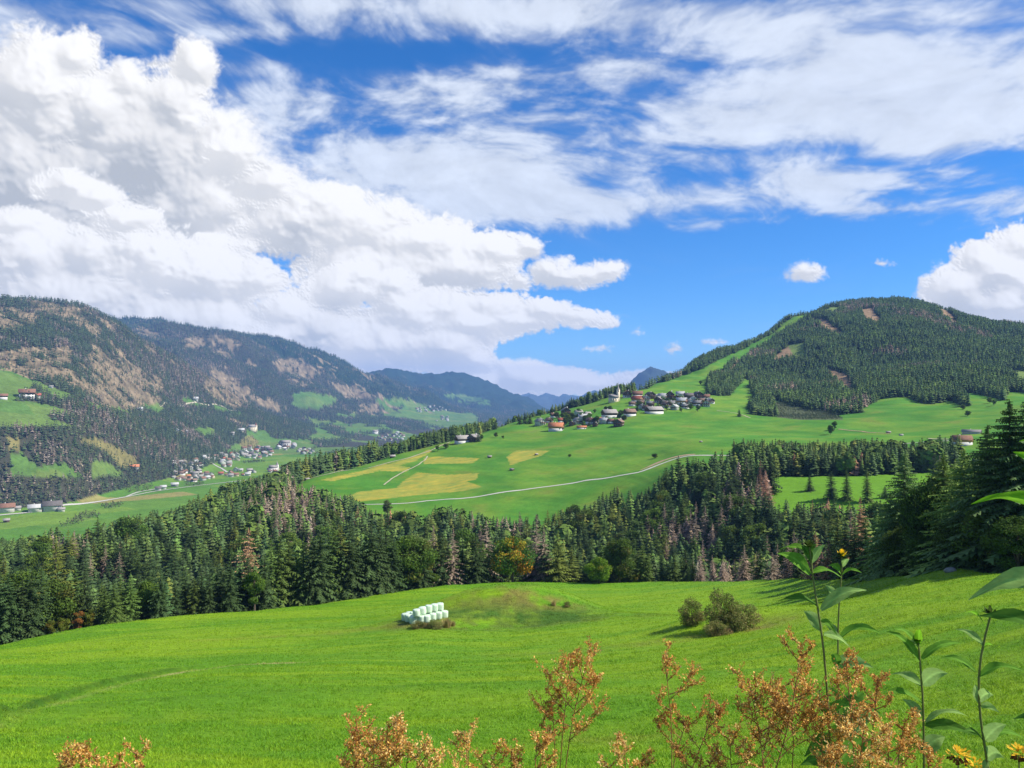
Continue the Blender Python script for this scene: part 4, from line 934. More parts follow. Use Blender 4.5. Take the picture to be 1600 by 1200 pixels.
def lod_leafy(seed, nl):
    g = np.random.default_rng(seed); d = g.normal(size=(nl, 3)); d /= np.linalg.norm(d, axis=1)[:, None]
    P = d * np.array([0.26, 0.26, 0.42]) * (0.75 + 0.3 * g.random((nl, 1))) + np.array([0, 0, 0.54]); ax = g.normal(size=(nl, 3)); ax -= d * (ax * d).sum(1)[:, None] * 0.7; ax /= np.linalg.norm(ax, axis=1)[:, None]; bx = np.cross(ax, d)
    s = 0.075 * g.uniform(0.7, 1.3, (nl, 1)); V = np.stack([P - ax * s, P + bx * s, P + ax * s, P - bx * s], 1).reshape(-1, 3); I = np.arange(nl * 4).reshape(-1, 4)
    T = np.concatenate([I[:, [0, 1, 2]], I[:, [0, 2, 3]]]); return V, T, np.repeat(1 + g.normal(0, 0.16, nl), 4)
def merge(T, kinds, lods, cols, seed, dead_col=(0.20, 0.145, 0.115)):
    """T: rows x y z h; kinds: index into lods/cols"""
    g = np.random.default_rng(seed); VV, FF, CC = [], [], []; n = 0
    for k in np.unique(kinds):
        sel = np.nonzero(kinds == k)[0]
        for v in range(len(lods[k])):
            s = sel[v::len(lods[k])]
            if not len(s): continue
            V, F_, tn = lods[k][v]; a = g.uniform(0, 6.28, len(s)); w = g.uniform(0.85, 1.3, len(s)); h = T[s, 3]
            ca, sa = np.cos(a)[:, None], np.sin(a)[:, None]
            X = (V[None, :, 0] * ca - V[None, :, 1] * sa) * (h * w)[:, None] + T[s, 0][:, None]
            Y = (V[None, :, 0] * sa + V[None, :, 1] * ca) * (h * w)[:, None] + T[s, 1][:, None]
            Z = V[None, :, 2] * h[:, None] + T[s, 2][:, None] - 0.2
            c0 = np.array(cols[k])[None] * (1 + g.normal(0, 0.15, (len(s), 1))) * (1 + g.normal(0, 0.05, (len(s), 3)))
            c = c0[:, None, :] * tn[None, :, None]; c = np.where(tn[None, :, None] == 0, np.array([0.13, 0.10, 0.075]), c)
            VV.append(np.stack([X, Y, Z], -1).reshape(-1, 3)); FF.append((F_[None] + (np.arange(len(s)) * len(V))[:, None, None]).reshape(-1, 3) + n); CC.append(c.reshape(-1, 3)); n += len(s) * len(V)
    return np.concatenate(VV).astype(np.float32), np.concatenate(FF), np.clip(np.concatenate(CC), 0.004, 1)
def thin_tiers(l):   # dead trees: narrow ragged tiers
    V, T, t = l; V = V.copy(); V[:, :2] *= 0.72; g = np.random.default_rng(3); keep = g.random(len(T)) < 0.78; return V, T[keep], t
MIDL = [lod_tree(12, 7, s, w) for s, w in ((1, .17), (2, .20), (3, .16), (4, .19))]
LODS = {0: MIDL, 1: MIDL, 2: MIDL, 3: [thin_tiers(lod_tree(15, 7, s, .19, .45)) for s in (5, 6)], 4: [thin_tiers(lod_tree(15, 7, s, .2, .4)) for s in (7, 8)], 5: [lod_leafy(s, 170) for s in (1, 2, 3)]}
COLS = {0: (0.060, 0.098, 0.034), 1: (0.094, 0.145, 0.036), 2: (0.14, 0.17, 0.036), 3: (0.275, 0.205, 0.145), 4: (0.31, 0.175, 0.10), 5: (0.105, 0.165, 0.034)}
far_s[:, 3] *= np.where(far_s[:, 0] / far_s[:, 1] * F + 800 < 590, 1.45, 1.0); far_s = np.concatenate([far_s, row_s]); RT = np.concatenate([allc[rest], far_s]); RK = np.concatenate([kk[rest], kinds_for(far_s, 9)])
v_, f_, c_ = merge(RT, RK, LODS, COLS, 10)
tag(link('forest', new_mesh('forest', v_, f_, M_WOOD, c_)), 'dense dark conifer wood filling the ravine and the ridge behind the meadow edge trees', 'forest', kind='stuff')
print('near trees', len(allc), 'picked', len(pick), 'rest tris', len(f_))

# --- wooded mountain on the right
LOWL = [lod_tree(5, 5, s, w) for s, w in ((11, .22), (12, .26), (13, .20))]; LOWD = [thin_tiers(lod_tree(6, 5, s, .2, .4)) for s in (14, 15)]
LL = {0: LOWL, 1: LOWL, 2: LOWL, 3: LOWD, 4: LOWD, 5: [lod_leafy(s, 28) for s in (4, 5)]}
def hill_kinds(T, seed, dead, deadscale, light=0.25):
    g = np.random.default_rng(seed); n = fbm(T[:, 0] / deadscale, T[:, 1] / deadscale, 3, seed); n2 = fbm(T[:, 0] / 60, T[:, 1] / 60, 3, seed + 7); u = g.random(len(T)); k = np.zeros(len(T), int)
    k[u < light + 0.9 * n2] = 1; k[u > 0.97] = 5; k[(n > dead) & (u < 0.6)] = 3; return k
mt = scatter(m_mtnarea & ~m_cut & ~m_grm & (RG > 1000) & (XC > 990), 5.6, 10, 17, 20, rmax=2700)
bh = scatter((XC > 985) & (RG > CREST_R - 25) & (RG < CREST_R + 120), 7.5, 13, 19, 21, rmax=2800)
mt = np.concatenate([mt, bh]); mk = hill_kinds(mt, 33, 0.27, 170)
v_, f_, c_ = merge(mt, mk, LL, COLS, 22)
tag(link('forest', new_mesh('forest', v_, f_, M_WOOD, c_)), 'dark conifer forest covering the round mountain on the right above the pasture', 'forest', kind='stuff')
print('mountain trees', len(mt), len(f_))
sh = scatter(m_shrub, 4.0, 2.0, 4.5, 23)
v_, f_, c_ = merge(sh, np.full(len(sh), 5), {5: [lod_leafy(6, 28)]}, {5: (0.10, 0.125, 0.06)}, 24)
tag(link('young_growth', new_mesh('young_growth', v_, f_, M_WOOD, c_)), 'grey green scrub of young trees at the foot of the wooded mountain', 'shrubs', kind='stuff')
# --- slopes across the valley
COLF = {**COLS, 0: (0.050, 0.074, 0.036), 1: (0.070, 0.095, 0.038), 3: (0.215, 0.175, 0.13), 5: (0.095, 0.11, 0.045)}
fz = m_far_forest & (GZ > -232)
ft = scatter(fz & (RG < 3600), 11.0, 15, 24, 30, azmax=39, margin=0.004)
ft2 = scatter(fz & (RG >= 3600) & (RG < 6200), 15.0, 17, 27, 31, azmax=39, margin=0.003)
ft3 = scatter(fz & (RG >= 6200) & (RG < 9500), 24.0, 20, 32, 32, azmax=39, margin=0.002)
floor_t = scatter(m_floor & (fbm(GX / 130, GY / 260, 4, 555) > 0.30), 9.0, 7, 14, 33, azmax=39, margin=0.004)
sc = scatter(m_fscrub, 14, 5, 12, 34, azmax=39)
cutt = scatter(m_fcut & (RG < 5000), 17.0, 5, 17, 35, azmax=39, margin=0.004)
def far_kinds(T, seed):
    k = hill_kinds(T, seed, 0.20, 150, 0.3); r = np.hypot(T[:, 0], T[:, 1]); az = np.arctan2(T[:, 0], T[:, 1]); px, py = dir_pix(az, T[:, 2] / r); g = np.random.default_rng(seed)
    for cx, cy, rx, ry, p in ((110, 645, 40, 14, .6), (170, 672, 40, 14, .6), (240, 702, 38, 14, .6), (225, 570, 60, 30, .4), (300, 590, 50, 30, .6), (30, 740, 30, 30, .6), (90, 760, 60, 20, .5), (350, 600, 40, 30, .5)):
        k[(g.random(len(T)) < p * np.exp(-((px - cx) / rx) ** 2 - ((py - cy) / ry) ** 2))] = 3
    k[(py > 740) & (g.random(len(T)) < .45)] = 5
    return k
FT = np.concatenate([ft, ft2, ft3, floor_t, sc, cutt]); FK = far_kinds(FT, 44); FK[len(ft) + len(ft2) + len(ft3):][:len(floor_t)] = 5
TINY = [lod_tree(3, 4, s, w) for s, w in ((21, .22), (22, .26))]; TL = {0: TINY, 1: TINY, 2: TINY, 3: [thin_tiers(lod_tree(4, 4, 23, .22, .4))], 4: TINY, 5: [lod_leafy(7, 16)]}
v_, f_, c_ = merge(FT, FK, TL, COLF, 45)
tag(link('forest', new_mesh('forest', v_, f_, M_WOOD, c_)), 'patchy dark and dead grey forest on the mountains across the valley', 'forest', kind='stuff')
print('far trees', len(ft), len(ft2), len(ft3), len(floor_t), len(f_))
# ------------------------------------------------------------------ roads and tracks
M_ROAD = mat('pale_asphalt', (0.44, 0.42, 0.37), 0.9, 0.1, noise=[(0.15, 0.08), (1.2, 0.1)])
M_TRACK = mat('farm_track', (0.40, 0.36, 0.25), 1.0, 0.0, noise=[(0.12, 0.2), (0.8, 0.2)])
M_EARTH = mat('bare_earth', (0.36, 0.25, 0.17), 1.0, 0.0, noise=[(0.15, 0.2), (0.9, 0.25)])
def strip(name, pts, width, m, rmin, rmax=18000, lift=0.22, step=2.0):
    P = np.array([hit(x, y, rmin, rmax)[:2] for x, y in pts])
    d = np.r_[0, np.cumsum(np.hypot(*np.diff(P, axis=0).T))]; n = max(4, int(d[-1] / step)); s = np.linspace(0, d[-1], n)
    Q = np.stack([np.interp(s, d, P[:, 0]), np.interp(s, d, P[:, 1])], -1)
    for _ in range(4): Q[1:-1] = (Q[:-2] + Q[1:-1] * 2 + Q[2:]) / 4
    t = np.gradient(Q, axis=0); t /= np.hypot(t[:, 0], t[:, 1])[:, None]; nrm = np.stack([-t[:, 1], t[:, 0]], -1)
    w = width / 2 * (1 + 0.12 * fbm(s / 25, s * 0, 2, 77)) if np.isscalar(width) else np.interp(s, np.linspace(0, d[-1], len(width)), width) / 2
    V = []
    for f in (-1, -0.5, 0, 0.5, 1):
        q = Q + nrm * (w * f)[:, None]; V.append(np.c_[q, ground(q[:, 0], q[:, 1]) + lift])
    zc = V[2][:, 2]
    
    V = np.array(V); k, n = V.shape[:2]; I = np.arange(k * n).reshape(k, n)
    Fq = np.stack([I[:-1, :-1], I[1:, :-1], I[1:, 1:], I[:-1, 1:]], -1).reshape(-1, 4)
    return tag(link(name, new_mesh(name, V.reshape(-1, 3), Fq, m, None, True)), kind='structure')
strip('road', [(545, 789), (600, 788), (650, 785), (700, 780), (760, 774), (850, 761), (920, 750), (960, 745), (1000, 738), (1030, 726), (1058, 716), (1085, 712), (1140, 712), (1200, 709), (1280, 702), (1350, 699), (1400, 694), (1450, 690), (1520, 688)], [1.6, 2.0, 2.5, 2.8, 3.3, 2.4, 1.6, 1.6, 1.5], M_ROAD, 330, 900, 0.16)
strip('earth_bank', [(1000, 735), (1030, 722), (1050, 715), (1086, 710)], [1, 5, 7, 3], M_EARTH, 330, 900, 0.10)
strip('track', [(451, 766), (470, 751), (500, 744), (545, 735), (600, 725), (650, 712), (680, 701), (705, 690)], 2.2, M_TRACK, 500, 1050, 0.3)
strip('path', [(668, 713), (655, 726), (630, 738), (612, 748), (600, 758)], 1.6, M_TRACK, 500, 900, 0.3)
strip('path', [(1310, 671), (1345, 674), (1390, 678)], 2.6, M_EARTH, 600, 1100, 0.4)
strip('path', [(1120, 642), (1150, 646), (1172, 653)], 2.0, M_TRACK, 600, 1100, 0.4)
strip('track', [(1450, 686), (1475, 687), (1505, 688)], 2.4, M_TRACK, 500, 900, 0.5)
strip('hairpin_road', [(244, 824), (252, 818), (264, 813), (272, 812)], 6.5, M_ROAD, 380, 900, 0.5)
strip('hairpin_road', [(312, 801), (325, 794), (350, 785)], 4.0, M_ROAD, 430, 900, 0.5)
strip('hairpin_road', [(46, 884), (58, 877), (62, 890)], 4.0, M_ROAD, 300, 900, 0.5)
strip('valley_road', [(-60, 812), (0, 805), (60, 800), (110, 789), (200, 776), (240, 768), (300, 760), (370, 752), (420, 747)], 6.5, M_ROAD, 1050, 5000, 0.8, 12)
strip('valley_road', [(198, 776), (215, 769), (240, 765), (262, 760)], 5, M_ROAD, 1050, 5000, 0.9, 12)
strip('valley_road', [(330, 722), (345, 731), (355, 738)], 7, M_ROAD, 1200, 6000, 0.9, 12)
strip('mountain_track', [(250, 635), (290, 631), (330, 632), (372, 641)], 6, M_TRACK, 1500, 5000, 1.0, 12)

# ------------------------------------------------------------------ houses
WALLC = {'white': (0.62, 0.60, 0.55), 'cream': (0.68, 0.58, 0.42), 'wood': (0.15, 0.09, 0.055), 'ochre': (0.55, 0.28, 0.13), 'grey': (0.40, 0.38, 0.36)}
ROOFC = {'grey': (0.29, 0.265, 0.24), 'brown': (0.23, 0.15, 0.11), 'red': (0.33, 0.10, 0.06), 'orange': (0.50, 0.19, 0.09), 'pale': (0.45, 0.44, 0.42), 'dark': (0.13, 0.115, 0.105), 'rust': (0.22, 0.115, 0.075)}
for k_, c_ in WALLC.items(): mat('wall_' + k_, c_, 0.9, 0.1, noise=[(0.5, 0.08), (4, 0.06)])
for k_, c_ in ROOFC.items(): mat('roof_' + k_, c_, 0.85, 0.15, noise=[(0.4, 0.16), (3, 0.14)])
mat('window_glass', (0.03, 0.035, 0.045), 0.15, 0.5); mat('window_frame', (0.55, 0.52, 0.46), 0.7, 0.2); mat('balcony_wood', (0.12, 0.065, 0.04), 0.85, 0.1, noise=[(3, 0.2)])
HOUSE = {}
def house_parts(style, roof, W=11.0, L=14.0, E=5.8, Rg=3.7, ov=1.2, detail=True):
    key = (style, roof, W, L, E, Rg, detail)
    if key in HOUSE: return HOUSE[key]
    low, up = {'white': ('white', 'white'), 'cream': ('cream', 'cream'), 'mixed': ('white', 'wood'), 'wood': ('wood', 'wood'), 'ochre': ('white', 'ochre'), 'grey': ('grey', 'grey')}[style]
    parts = []; w, l = W / 2, L / 2; s = E * 0.5 if low != up else 0
    if low != up:
        g = Geo(); g.box(-w, w, -l, l, -3.5, s); parts.append(('wall', g.mesh('wall', MATS['wall_' + low], colors=False), []))
    g = Geo(); z0 = s if s else -3.5; o = 0.12 if s else 0
    a, b = w + o, l + o
    v = [(-a, -b, z0), (a, -b, z0), (a, -b, E), (0, -b, E + Rg), (-a, -b, E), (-a, b, z0), (a, b, z0), (a, b, E), (0, b, E + Rg), (-a, b, E)]
    me = new_mesh('upper', v, [(0, 1, 2, 3, 4), (9, 8, 7, 6, 5), (1, 6, 7, 2), (0, 4, 9, 5), (0, 5, 6, 1)], MATS['wall_' + up])
    parts.append(('upper_storey' if s else 'wall', me, []))
    g = Geo(); sl = Rg / w; th = 0.28
    for sg in (-1, 1):
        x1 = sg * (w + ov); z1 = E - ov * sl; y = l + ov; zt = E + Rg + 0.10
        v = [(0, -y, zt), (x1, -y, z1 + .10), (x1, y, z1 + .10), (0, y, zt)]; v2 = [(p[0], p[1], p[2] + th) for p in v]
        g.add(v + v2, [(0, 1, 2, 3), (7, 6, 5, 4), (0, 4, 5, 1), (1, 5, 6, 2), (2, 6, 7, 3)])
    roofm = g.mesh('roof', MATS['roof_' + roof], colors=False)
    ch = Geo(); ch.box(w * 0.3, w * 0.3 + 0.9, 1.0, 1.9, E + Rg * 0.5, E + Rg + 1.3)
    parts.append(('roof', roofm, [('chimney', ch.mesh('chimney', MATS['wall_white'], colors=False))] if detail else []))
    if detail:
        def win(x, y, z, ax):
            g = Geo(); q = Geo(); a, h = 0.62, 0.75
            if ax == 'y': g.box(x - a - .14, x + a + .14, y - .20, y - .12, z - h - .14, z + h + .14); q.box(x - a, x + a, y - .26, y - .21, z - h, z + h)
            else: g.box(x + .12, x + .20, y - a - .14, y + a + .14, z - h - .14, z + h + .14); q.box(x + .21, x + .26, y - a, y + a, z - h, z + h)
            parts.append(('window', g.mesh('window', MATS['window_frame'], colors=False), [('pane', q.mesh('pane', MATS['window_glass'], colors=False))]))
        for z in (1.4, E - 1.3):
            for x in (-w * .6, 0, w * .6): win(x, -l, z, 'y')
            for y in (-l * .6, 0, l * .6): win(w, y, z, 'x')
        win(0, -l, E + 0.9, 'y')
        g = Geo(); g.box(-w - .1, w + .1, -l - 1.3, -l - .3, s or E * .5, (s or E * .5) + 0.15); g.box(-w - .1, w + .1, -l - 1.36, -l - 1.3, (s or E * .5), (s or E * .5) + 1.0)
        parts.append(('balcony', g.mesh('balcony', MATS['balcony_wood'], colors=False), []))
    HOUSE[key] = parts; return parts
def house(px, py, wpx, style, roof, side, label, group, rmin, rmax=18000, detail=True, dims=None, turn=None, name='house', cat='house', sink=0.0):
    """side False: gable towards the meadow, True: eaves towards it"""
    p = hit(px, py, rmin, rmax); r = math.hypot(p[0], p[1]); vis = wpx / F * r * .88
    D = dims or {}; W, L = D.get('W', 11.0), D.get('L', 14.0); s = vis / ((L if side else W) + 2.0)
    base = 90 if side else 0
    rz = R(base + (turn if turn is not None else float(rng.uniform(-38, 38)))) - math.atan2(p[0], p[1])
    t = thing(name, label, cat, (p[0], p[1], p[2] + 0.3 * s - sink), rz, group, (s, s, s))
    for nm, me, subs in house_parts(style, roof, detail=detail, **D):
        o = link(nm, me, t)
        for n2, m2 in subs: link(n2, m2, o)
    return t
GV = 'houses of the village on the green hill'
LONG = dict(W=12.0, L=18.0, E=6.0, Rg=4.2)
for a in [
 (844, 664, 15, 'white', 'grey', False, 'white house with grey roof at the left end of the hill village'),
 (869, 673, 27, 'ochre', 'orange', True, 'large house with bright orange roof, lowest left in the hill village', LONG),
 (909, 670, 18, 'ochre', 'orange', True, 'low orange roofed shed below the middle of the hill village', dict(W=7.0, L=15.0, E=3.0, Rg=1.6)),
 (884, 648, 17, 'wood', 'grey', False, 'dark wooden house with grey roof, upper left part of the hill village'),
 (904, 648, 14, 'white', 'grey', True, 'small white house with grey roof, upper left part below the crest'),
 (866, 652, 13, 'mixed', 'rust', True, 'rust roofed house behind the small white one at the village left end'),
 (877, 660, 13, 'mixed', 'red', True, 'red roofed house just above the large bright orange roof'),
 (902, 662, 14, 'white', 'grey', False, 'white house above the low orange roofed shed'),
 (911, 656, 17, 'white', 'pale', True, 'pale roofed white house in the middle of the lower village row'),
 (923, 662, 14, 'mixed', 'rust', False, 'rust roofed house right of the pale roofed one in the lower village row'),
 (935, 659, 13, 'ochre', 'orange', True, 'small orange house in the lower village row, below the large grey roofed one'),
 (944, 661, 15, 'white', 'pale', True, 'white house with pale roof left of the dark wooden one at the lower row end'),
 (952, 652, 26, 'mixed', 'grey', True, 'large house with broad grey roof below the church', LONG),
 (967, 666, 17, 'wood', 'brown', False, 'dark wooden house with brown roof at the right end of the lower village row'),
 (984, 650, 20, 'mixed', 'brown', True, 'chalet with white base and brown roof between the village rows'),
 (980, 621, 16, 'mixed', 'rust', False, 'rust roofed chalet right of the church, left of two on the slope'),
 (996, 620, 19, 'mixed', 'rust', True, 'wide rust roofed chalet right of the church, right of two on the slope', LONG),
 (996, 629, 19, 'ochre', 'red', True, 'reddish house under the wide rust roofed chalet right of the church'),
 (1009, 627, 13, 'white', 'grey', False, 'white house at the left end of the upper village row'),
 (1016, 634, 13, 'wood', 'grey', True, 'dark barn with grey roof above the large dark barn of the upper row'),
 (1022, 646, 31, 'mixed', 'grey', True, 'largest dark barn with long grey roof, at the front of the upper village row', dict(W=14.0, L=26.0, E=6.0, Rg=4.5)),
 (1016, 622, 14, 'wood', 'dark', False, 'small dark barn with dark roof behind the upper village row, far left'),
 (1029, 629, 14, 'mixed', 'grey', False, 'grey roofed chalet above the right end of the largest barn'),
 (1035, 623, 15, 'white', 'pale', True, 'white house with pale roof in the back of the upper row'),
 (1041, 637, 14, 'mixed', 'brown', False, 'brown roofed chalet just right of the largest dark barn'),
 (1047, 623, 17, 'wood', 'dark', False, 'dark gabled barn standing highest in the middle of the upper row'),
 (1049, 635, 16, 'white', 'grey', True, 'white house with grey roof left of the orange fronted house'),
 (1057, 626, 13, 'mixed', 'brown', False, 'small brown roofed chalet behind the orange fronted house'),
 (1065, 632, 19, 'ochre', 'pale', True, 'orange fronted house with pale roof in the upper village row'),
 (1063, 620, 15, 'white', 'pale', True, 'white walled house with pale roof topmost behind the orange fronted one'),
 (1076, 623, 16, 'wood', 'dark', True, 'dark barn with dark roof right behind the orange fronted house'),
 (1078, 632, 12, 'white', 'grey', False, 'narrow white house right next to the orange fronted house'),
 (1090, 623, 16, 'wood', 'dark', False, 'dark gabled barn near the right end of the upper row, back'),
 (1090, 634, 15, 'mixed', 'grey', True, 'grey roofed chalet near the right end of the upper row, front'),
 (1103, 624, 14, 'mixed', 'rust', True, 'rust roofed house at the right end of the upper row, back'),
 (1104, 635, 14, 'white', 'brown', False, 'white gabled house with brown roof, last at the right end of the village'),
]:
    house(*a[:6], a[6], GV, 700, 1500, dims=a[7] if len(a) > 7 else None)
for q, (px, py, w, st, rf) in enumerate([(858, 660, 11, 'mixed', 'brown'), (889, 656, 11, 'white', 'pale'), (893, 665, 10, 'wood', 'brown'), (918, 650, 12, 'mixed', 'grey'), (930, 666, 10, 'wood', 'dark'), (955, 661, 12, 'mixed', 'rust'), (975, 655, 10, 'wood', 'grey'),
    (1002, 633, 12, 'wood', 'brown'), (1010, 641, 11, 'mixed', 'rust'), (1036, 632, 12, 'wood', 'dark'), (1054, 640, 12, 'white', 'pale'), (1071, 638, 12, 'mixed', 'grey'), (1083, 628, 12, 'white', 'pale'), (1096, 629, 12, 'wood', 'brown'), (1110, 630, 11, 'mixed', 'grey'), (1028, 622, 11, 'white', 'pale'), (1003, 638, 10, 'white', 'grey'), (988, 634, 12, 'mixed', 'brown')]):
    house(px, py, w, st, rf, bool(q % 2), f'small {dict(white="white", mixed="two-tone", wood="wooden")[st]} {rf} roofed cottage, {ordn(q + 1) if q < 7 else ordn(q - 6)} cottage from left, {"lower" if q < 7 else "upper"} village rows'.replace(' filler house', '').replace(' house with', ' cottage with'), GV, 700, 1500)
house(722, 692, 25, 'mixed', 'grey', True, 'white and brown farmhouse with long grey roof alone on the ridge left of the village', 'farms on the green slope', 600, 1200, dims=LONG, turn=28)
house(741, 689, 16, 'wood', 'grey', False, 'dark barn just right of the ridge farmhouse', 'farms on the green slope', 600, 1200)
house(1518, 678, 26, 'white', 'grey', True, 'long low white farmhouse with grey roof on the right pasture', 'farms on the green slope', 500, 1200, dims=dict(W=10.0, L=26.0, E=3.6, Rg=3.0), turn=-8)
house(1503, 695, 27, 'ochre', 'rust', True, 'rust roofed farmhouse with orange gable at the end of the pasture road', 'farms on the green slope', 400, 1200, dims=LONG, turn=18)
for q, (px, py, w, lb) in enumerate([(765, 715, 8, 'tiny grey hay barn on the green slope right of the mown parcels'), (838, 711, 6, 'tiny hay barn inside the upper mown parcel'), (1095, 691, 5, 'tiny dark hay barn on the pasture under the upper village'),
                                     (800, 735, 8, 'tiny dark shed at the left end of the pasture shadow'), (1388, 677, 7, 'tiny brown shed at the end of the earth track'), (1408, 681, 6, 'tiny white shed on the right pasture'), (180, 829, 10, 'small dark hut among the trees by the hairpin road'),
                                     (613, 715, 10, 'low field barn on the ridge track'), (480, 738, 7, 'low white field shed at the tip of the slope')]):
    house(px, py, w, 'wood' if q not in (5, 8) else 'white', 'grey', True, lb, 'hay barns on the slopes', 380, 1400, detail=False, dims=dict(W=5.0, L=7.0, E=2.4, Rg=1.4), name='hay_barn', cat='barn')

def church(px, py, wpx, hpx, label, rmin, rmax, spire='dark', wallc='cream', group='village churches', left=False):
    p = hit(px, py, rmin, rmax); r = math.hypot(p[0], p[1]); s = wpx / F * r / 15.0; H = hpx / F * r / s
    t = thing('church', label, 'church', tuple(p), -math.atan2(p[0], p[1]) + 0.25, group, (s, s, s)); W = MATS['wall_' + wallc]
    v = [(-7, -4, -3), (6, -4, -3), (6, 4, -3), (-7, 4, -3), (-7, -4, 7), (6, -4, 7), (6, 4, 7), (-7, 4, 7)]
    g = Geo(); g.box(-7, 6, -4, 4, -3, 7); link('nave', g.mesh('nave', W, colors=False), t)
    rf = new_mesh('roof', [(-7.4, -4.5, 6.8), (6.4, -4.5, 6.8), (6.4, 4.5, 6.8), (-7.4, 4.5, 6.8), (-7.4, 0, 11.5), (6.4, 0, 11.5)], [(0, 1, 5, 4), (2, 3, 4, 5), (0, 4, 3), (1, 2, 5), (3, 2, 1, 0)], MATS['roof_grey']); link('roof', rf, t)
    x0 = -8.5 if left else 4.5
    th = H * 0.62; g = Geo(); g.box(x0, x0 + 4.2, -2.1, 2.1, -3, th); tw = link('tower', g.mesh('tower', W, colors=False), t)
    g = Geo(); cx = x0 + 2.1; n = 8
    prof = [(2.7, th), (1.9, th + 1.2), (1.3, th + 2.6), (0.55, th + (H - th) * .6), (0.04, H)]
    vs = [(cx + a * math.cos(2 * math.pi * k / n + .39), a * math.sin(2 * math.pi * k / n + .39), z) for a, z in prof for k in range(n)]
    g.add(vs, [(i * n + k, i * n + (k + 1) % n, (i + 1) * n + (k + 1) % n, (i + 1) * n + k) for i in range(4) for k in range(n)])
    link('spire', g.mesh('spire', MATS['roof_' + spire], colors=False), tw)
    for k in range(3):
        g = Geo(); g.box(-5.2 + 3.6 * k, -4.2 + 3.6 * k, -4.12, -4.04, 2.2, 5.2); link('window', g.mesh('window', MATS['window_glass'], colors=False), t)
    g = Geo(); g.box(cx - .5, cx + .5, -2.22, -2.14, th - 3.2, th - 1.2); link('belfry_opening', g.mesh('belfry', MATS['window_glass'], colors=False), tw)
church(959, 628, 16, 31, 'white village church with slim pointed tower above the hill village', 800, 1500, 'grey')
church(394, 673, 12, 13, 'small white church with pointed tower on the green knoll across the valley', 1500, 6000, 'rust')
church(427, 737, 13, 16, 'big white church with tower in the valley town, behind the wooded ridge', 1500, 5000, 'grey', 'white')
church(446, 698, 13, 11, 'grey roofed church with small tower in the middle of the valley town', 1500, 6000, 'grey', 'grey')
church(586, 678, 8, 8, 'tiny pale church at the far end of the valley', 2500, 9000, 'grey', 'white')

# valley town and farms, each house by itself
CL = [('front quarter of the valley town', 300, 745, 34, 8, 24, 9.5, 1300, 4000), ('left quarter of the valley town', 292, 728, 26, 9, 14, 8.5, 1300, 5000),
      ('middle rows of the valley town', 344, 717, 30, 6, 15, 9.0, 1300, 5000), ('centre of the valley town', 402, 708, 26, 10, 24, 8.5, 1300, 5500),
      ('quarter round the grey roofed church', 447, 698, 15, 6, 12, 7.5, 1300, 6000), ('hamlet right of the valley town', 478, 706, 15, 4, 8, 7.5, 1300, 6000),
      ('row left of the big white church', 372, 741, 28, 5, 12, 8.5, 1300, 5000), ('lone group below the town centre', 352, 728, 10, 3, 4, 10, 1300, 5000), ('quarter round the big white church', 432, 738, 20, 7, 11, 8, 1300, 4500),
      ('wooded slope above the town', 283, 673, 16, 4, 6, 7, 1500, 6000), ('far village on valley floor', 612, 683, 22, 6, 16, 5.5, 2500, 9000), ('village on far green slope', 672, 640, 26, 5, 16, 4.8, 2500, 9500), ('far hamlet below the green slope', 690, 655, 18, 4, 8, 4.5, 2500, 9500)]
g_ = np.random.default_rng(777)
for nm, cx, cy, rx, ry, n, w, r0, r1 in CL:
    pts = []; tries = 0
    while len(pts) < n and tries < 4000:
        tries += 1
        a = g_.uniform(0, 6.28); q = math.sqrt(g_.random()); x, y = cx + rx * q * math.cos(a), cy + ry * q * math.sin(a)
        if all(abs(x - u) > w * 0.75 or abs(y - v) > w * 0.33 for u, v in pts): pts.append((x, y))
    pts.sort(); cn = {}; rows = []
    for x, y in pts:
        st = g_.choice(['white', 'cream', 'mixed', 'white', 'grey'], p=[.35, .15, .22, .18, .10]); rf = g_.choice(['grey', 'brown', 'red', 'rust', 'pale', 'dark', 'orange'], p=[.28, .18, .05, .13, .24, .10, .02])
        wl = {'white': 'white', 'cream': 'cream', 'mixed': 'white and brown', 'grey': 'grey'}[st]; key = (wl, rf); cn[key] = cn.get(key, 0) + 1; rows.append((x, y, st, rf, wl, cn[key]))
    for x, y, st, rf, wl, k in rows:
        o = f', {ordn(k)} such from left' if cn[(wl, rf)] > 1 else ''
        house(x, y, w * g_.uniform(.65, 1.15), st, rf, bool(g_.random() < .6), f'{wl} {rf} roofed house, {nm}{o}', nm.split(',')[0] + ' houses', r0, r1, detail=False)
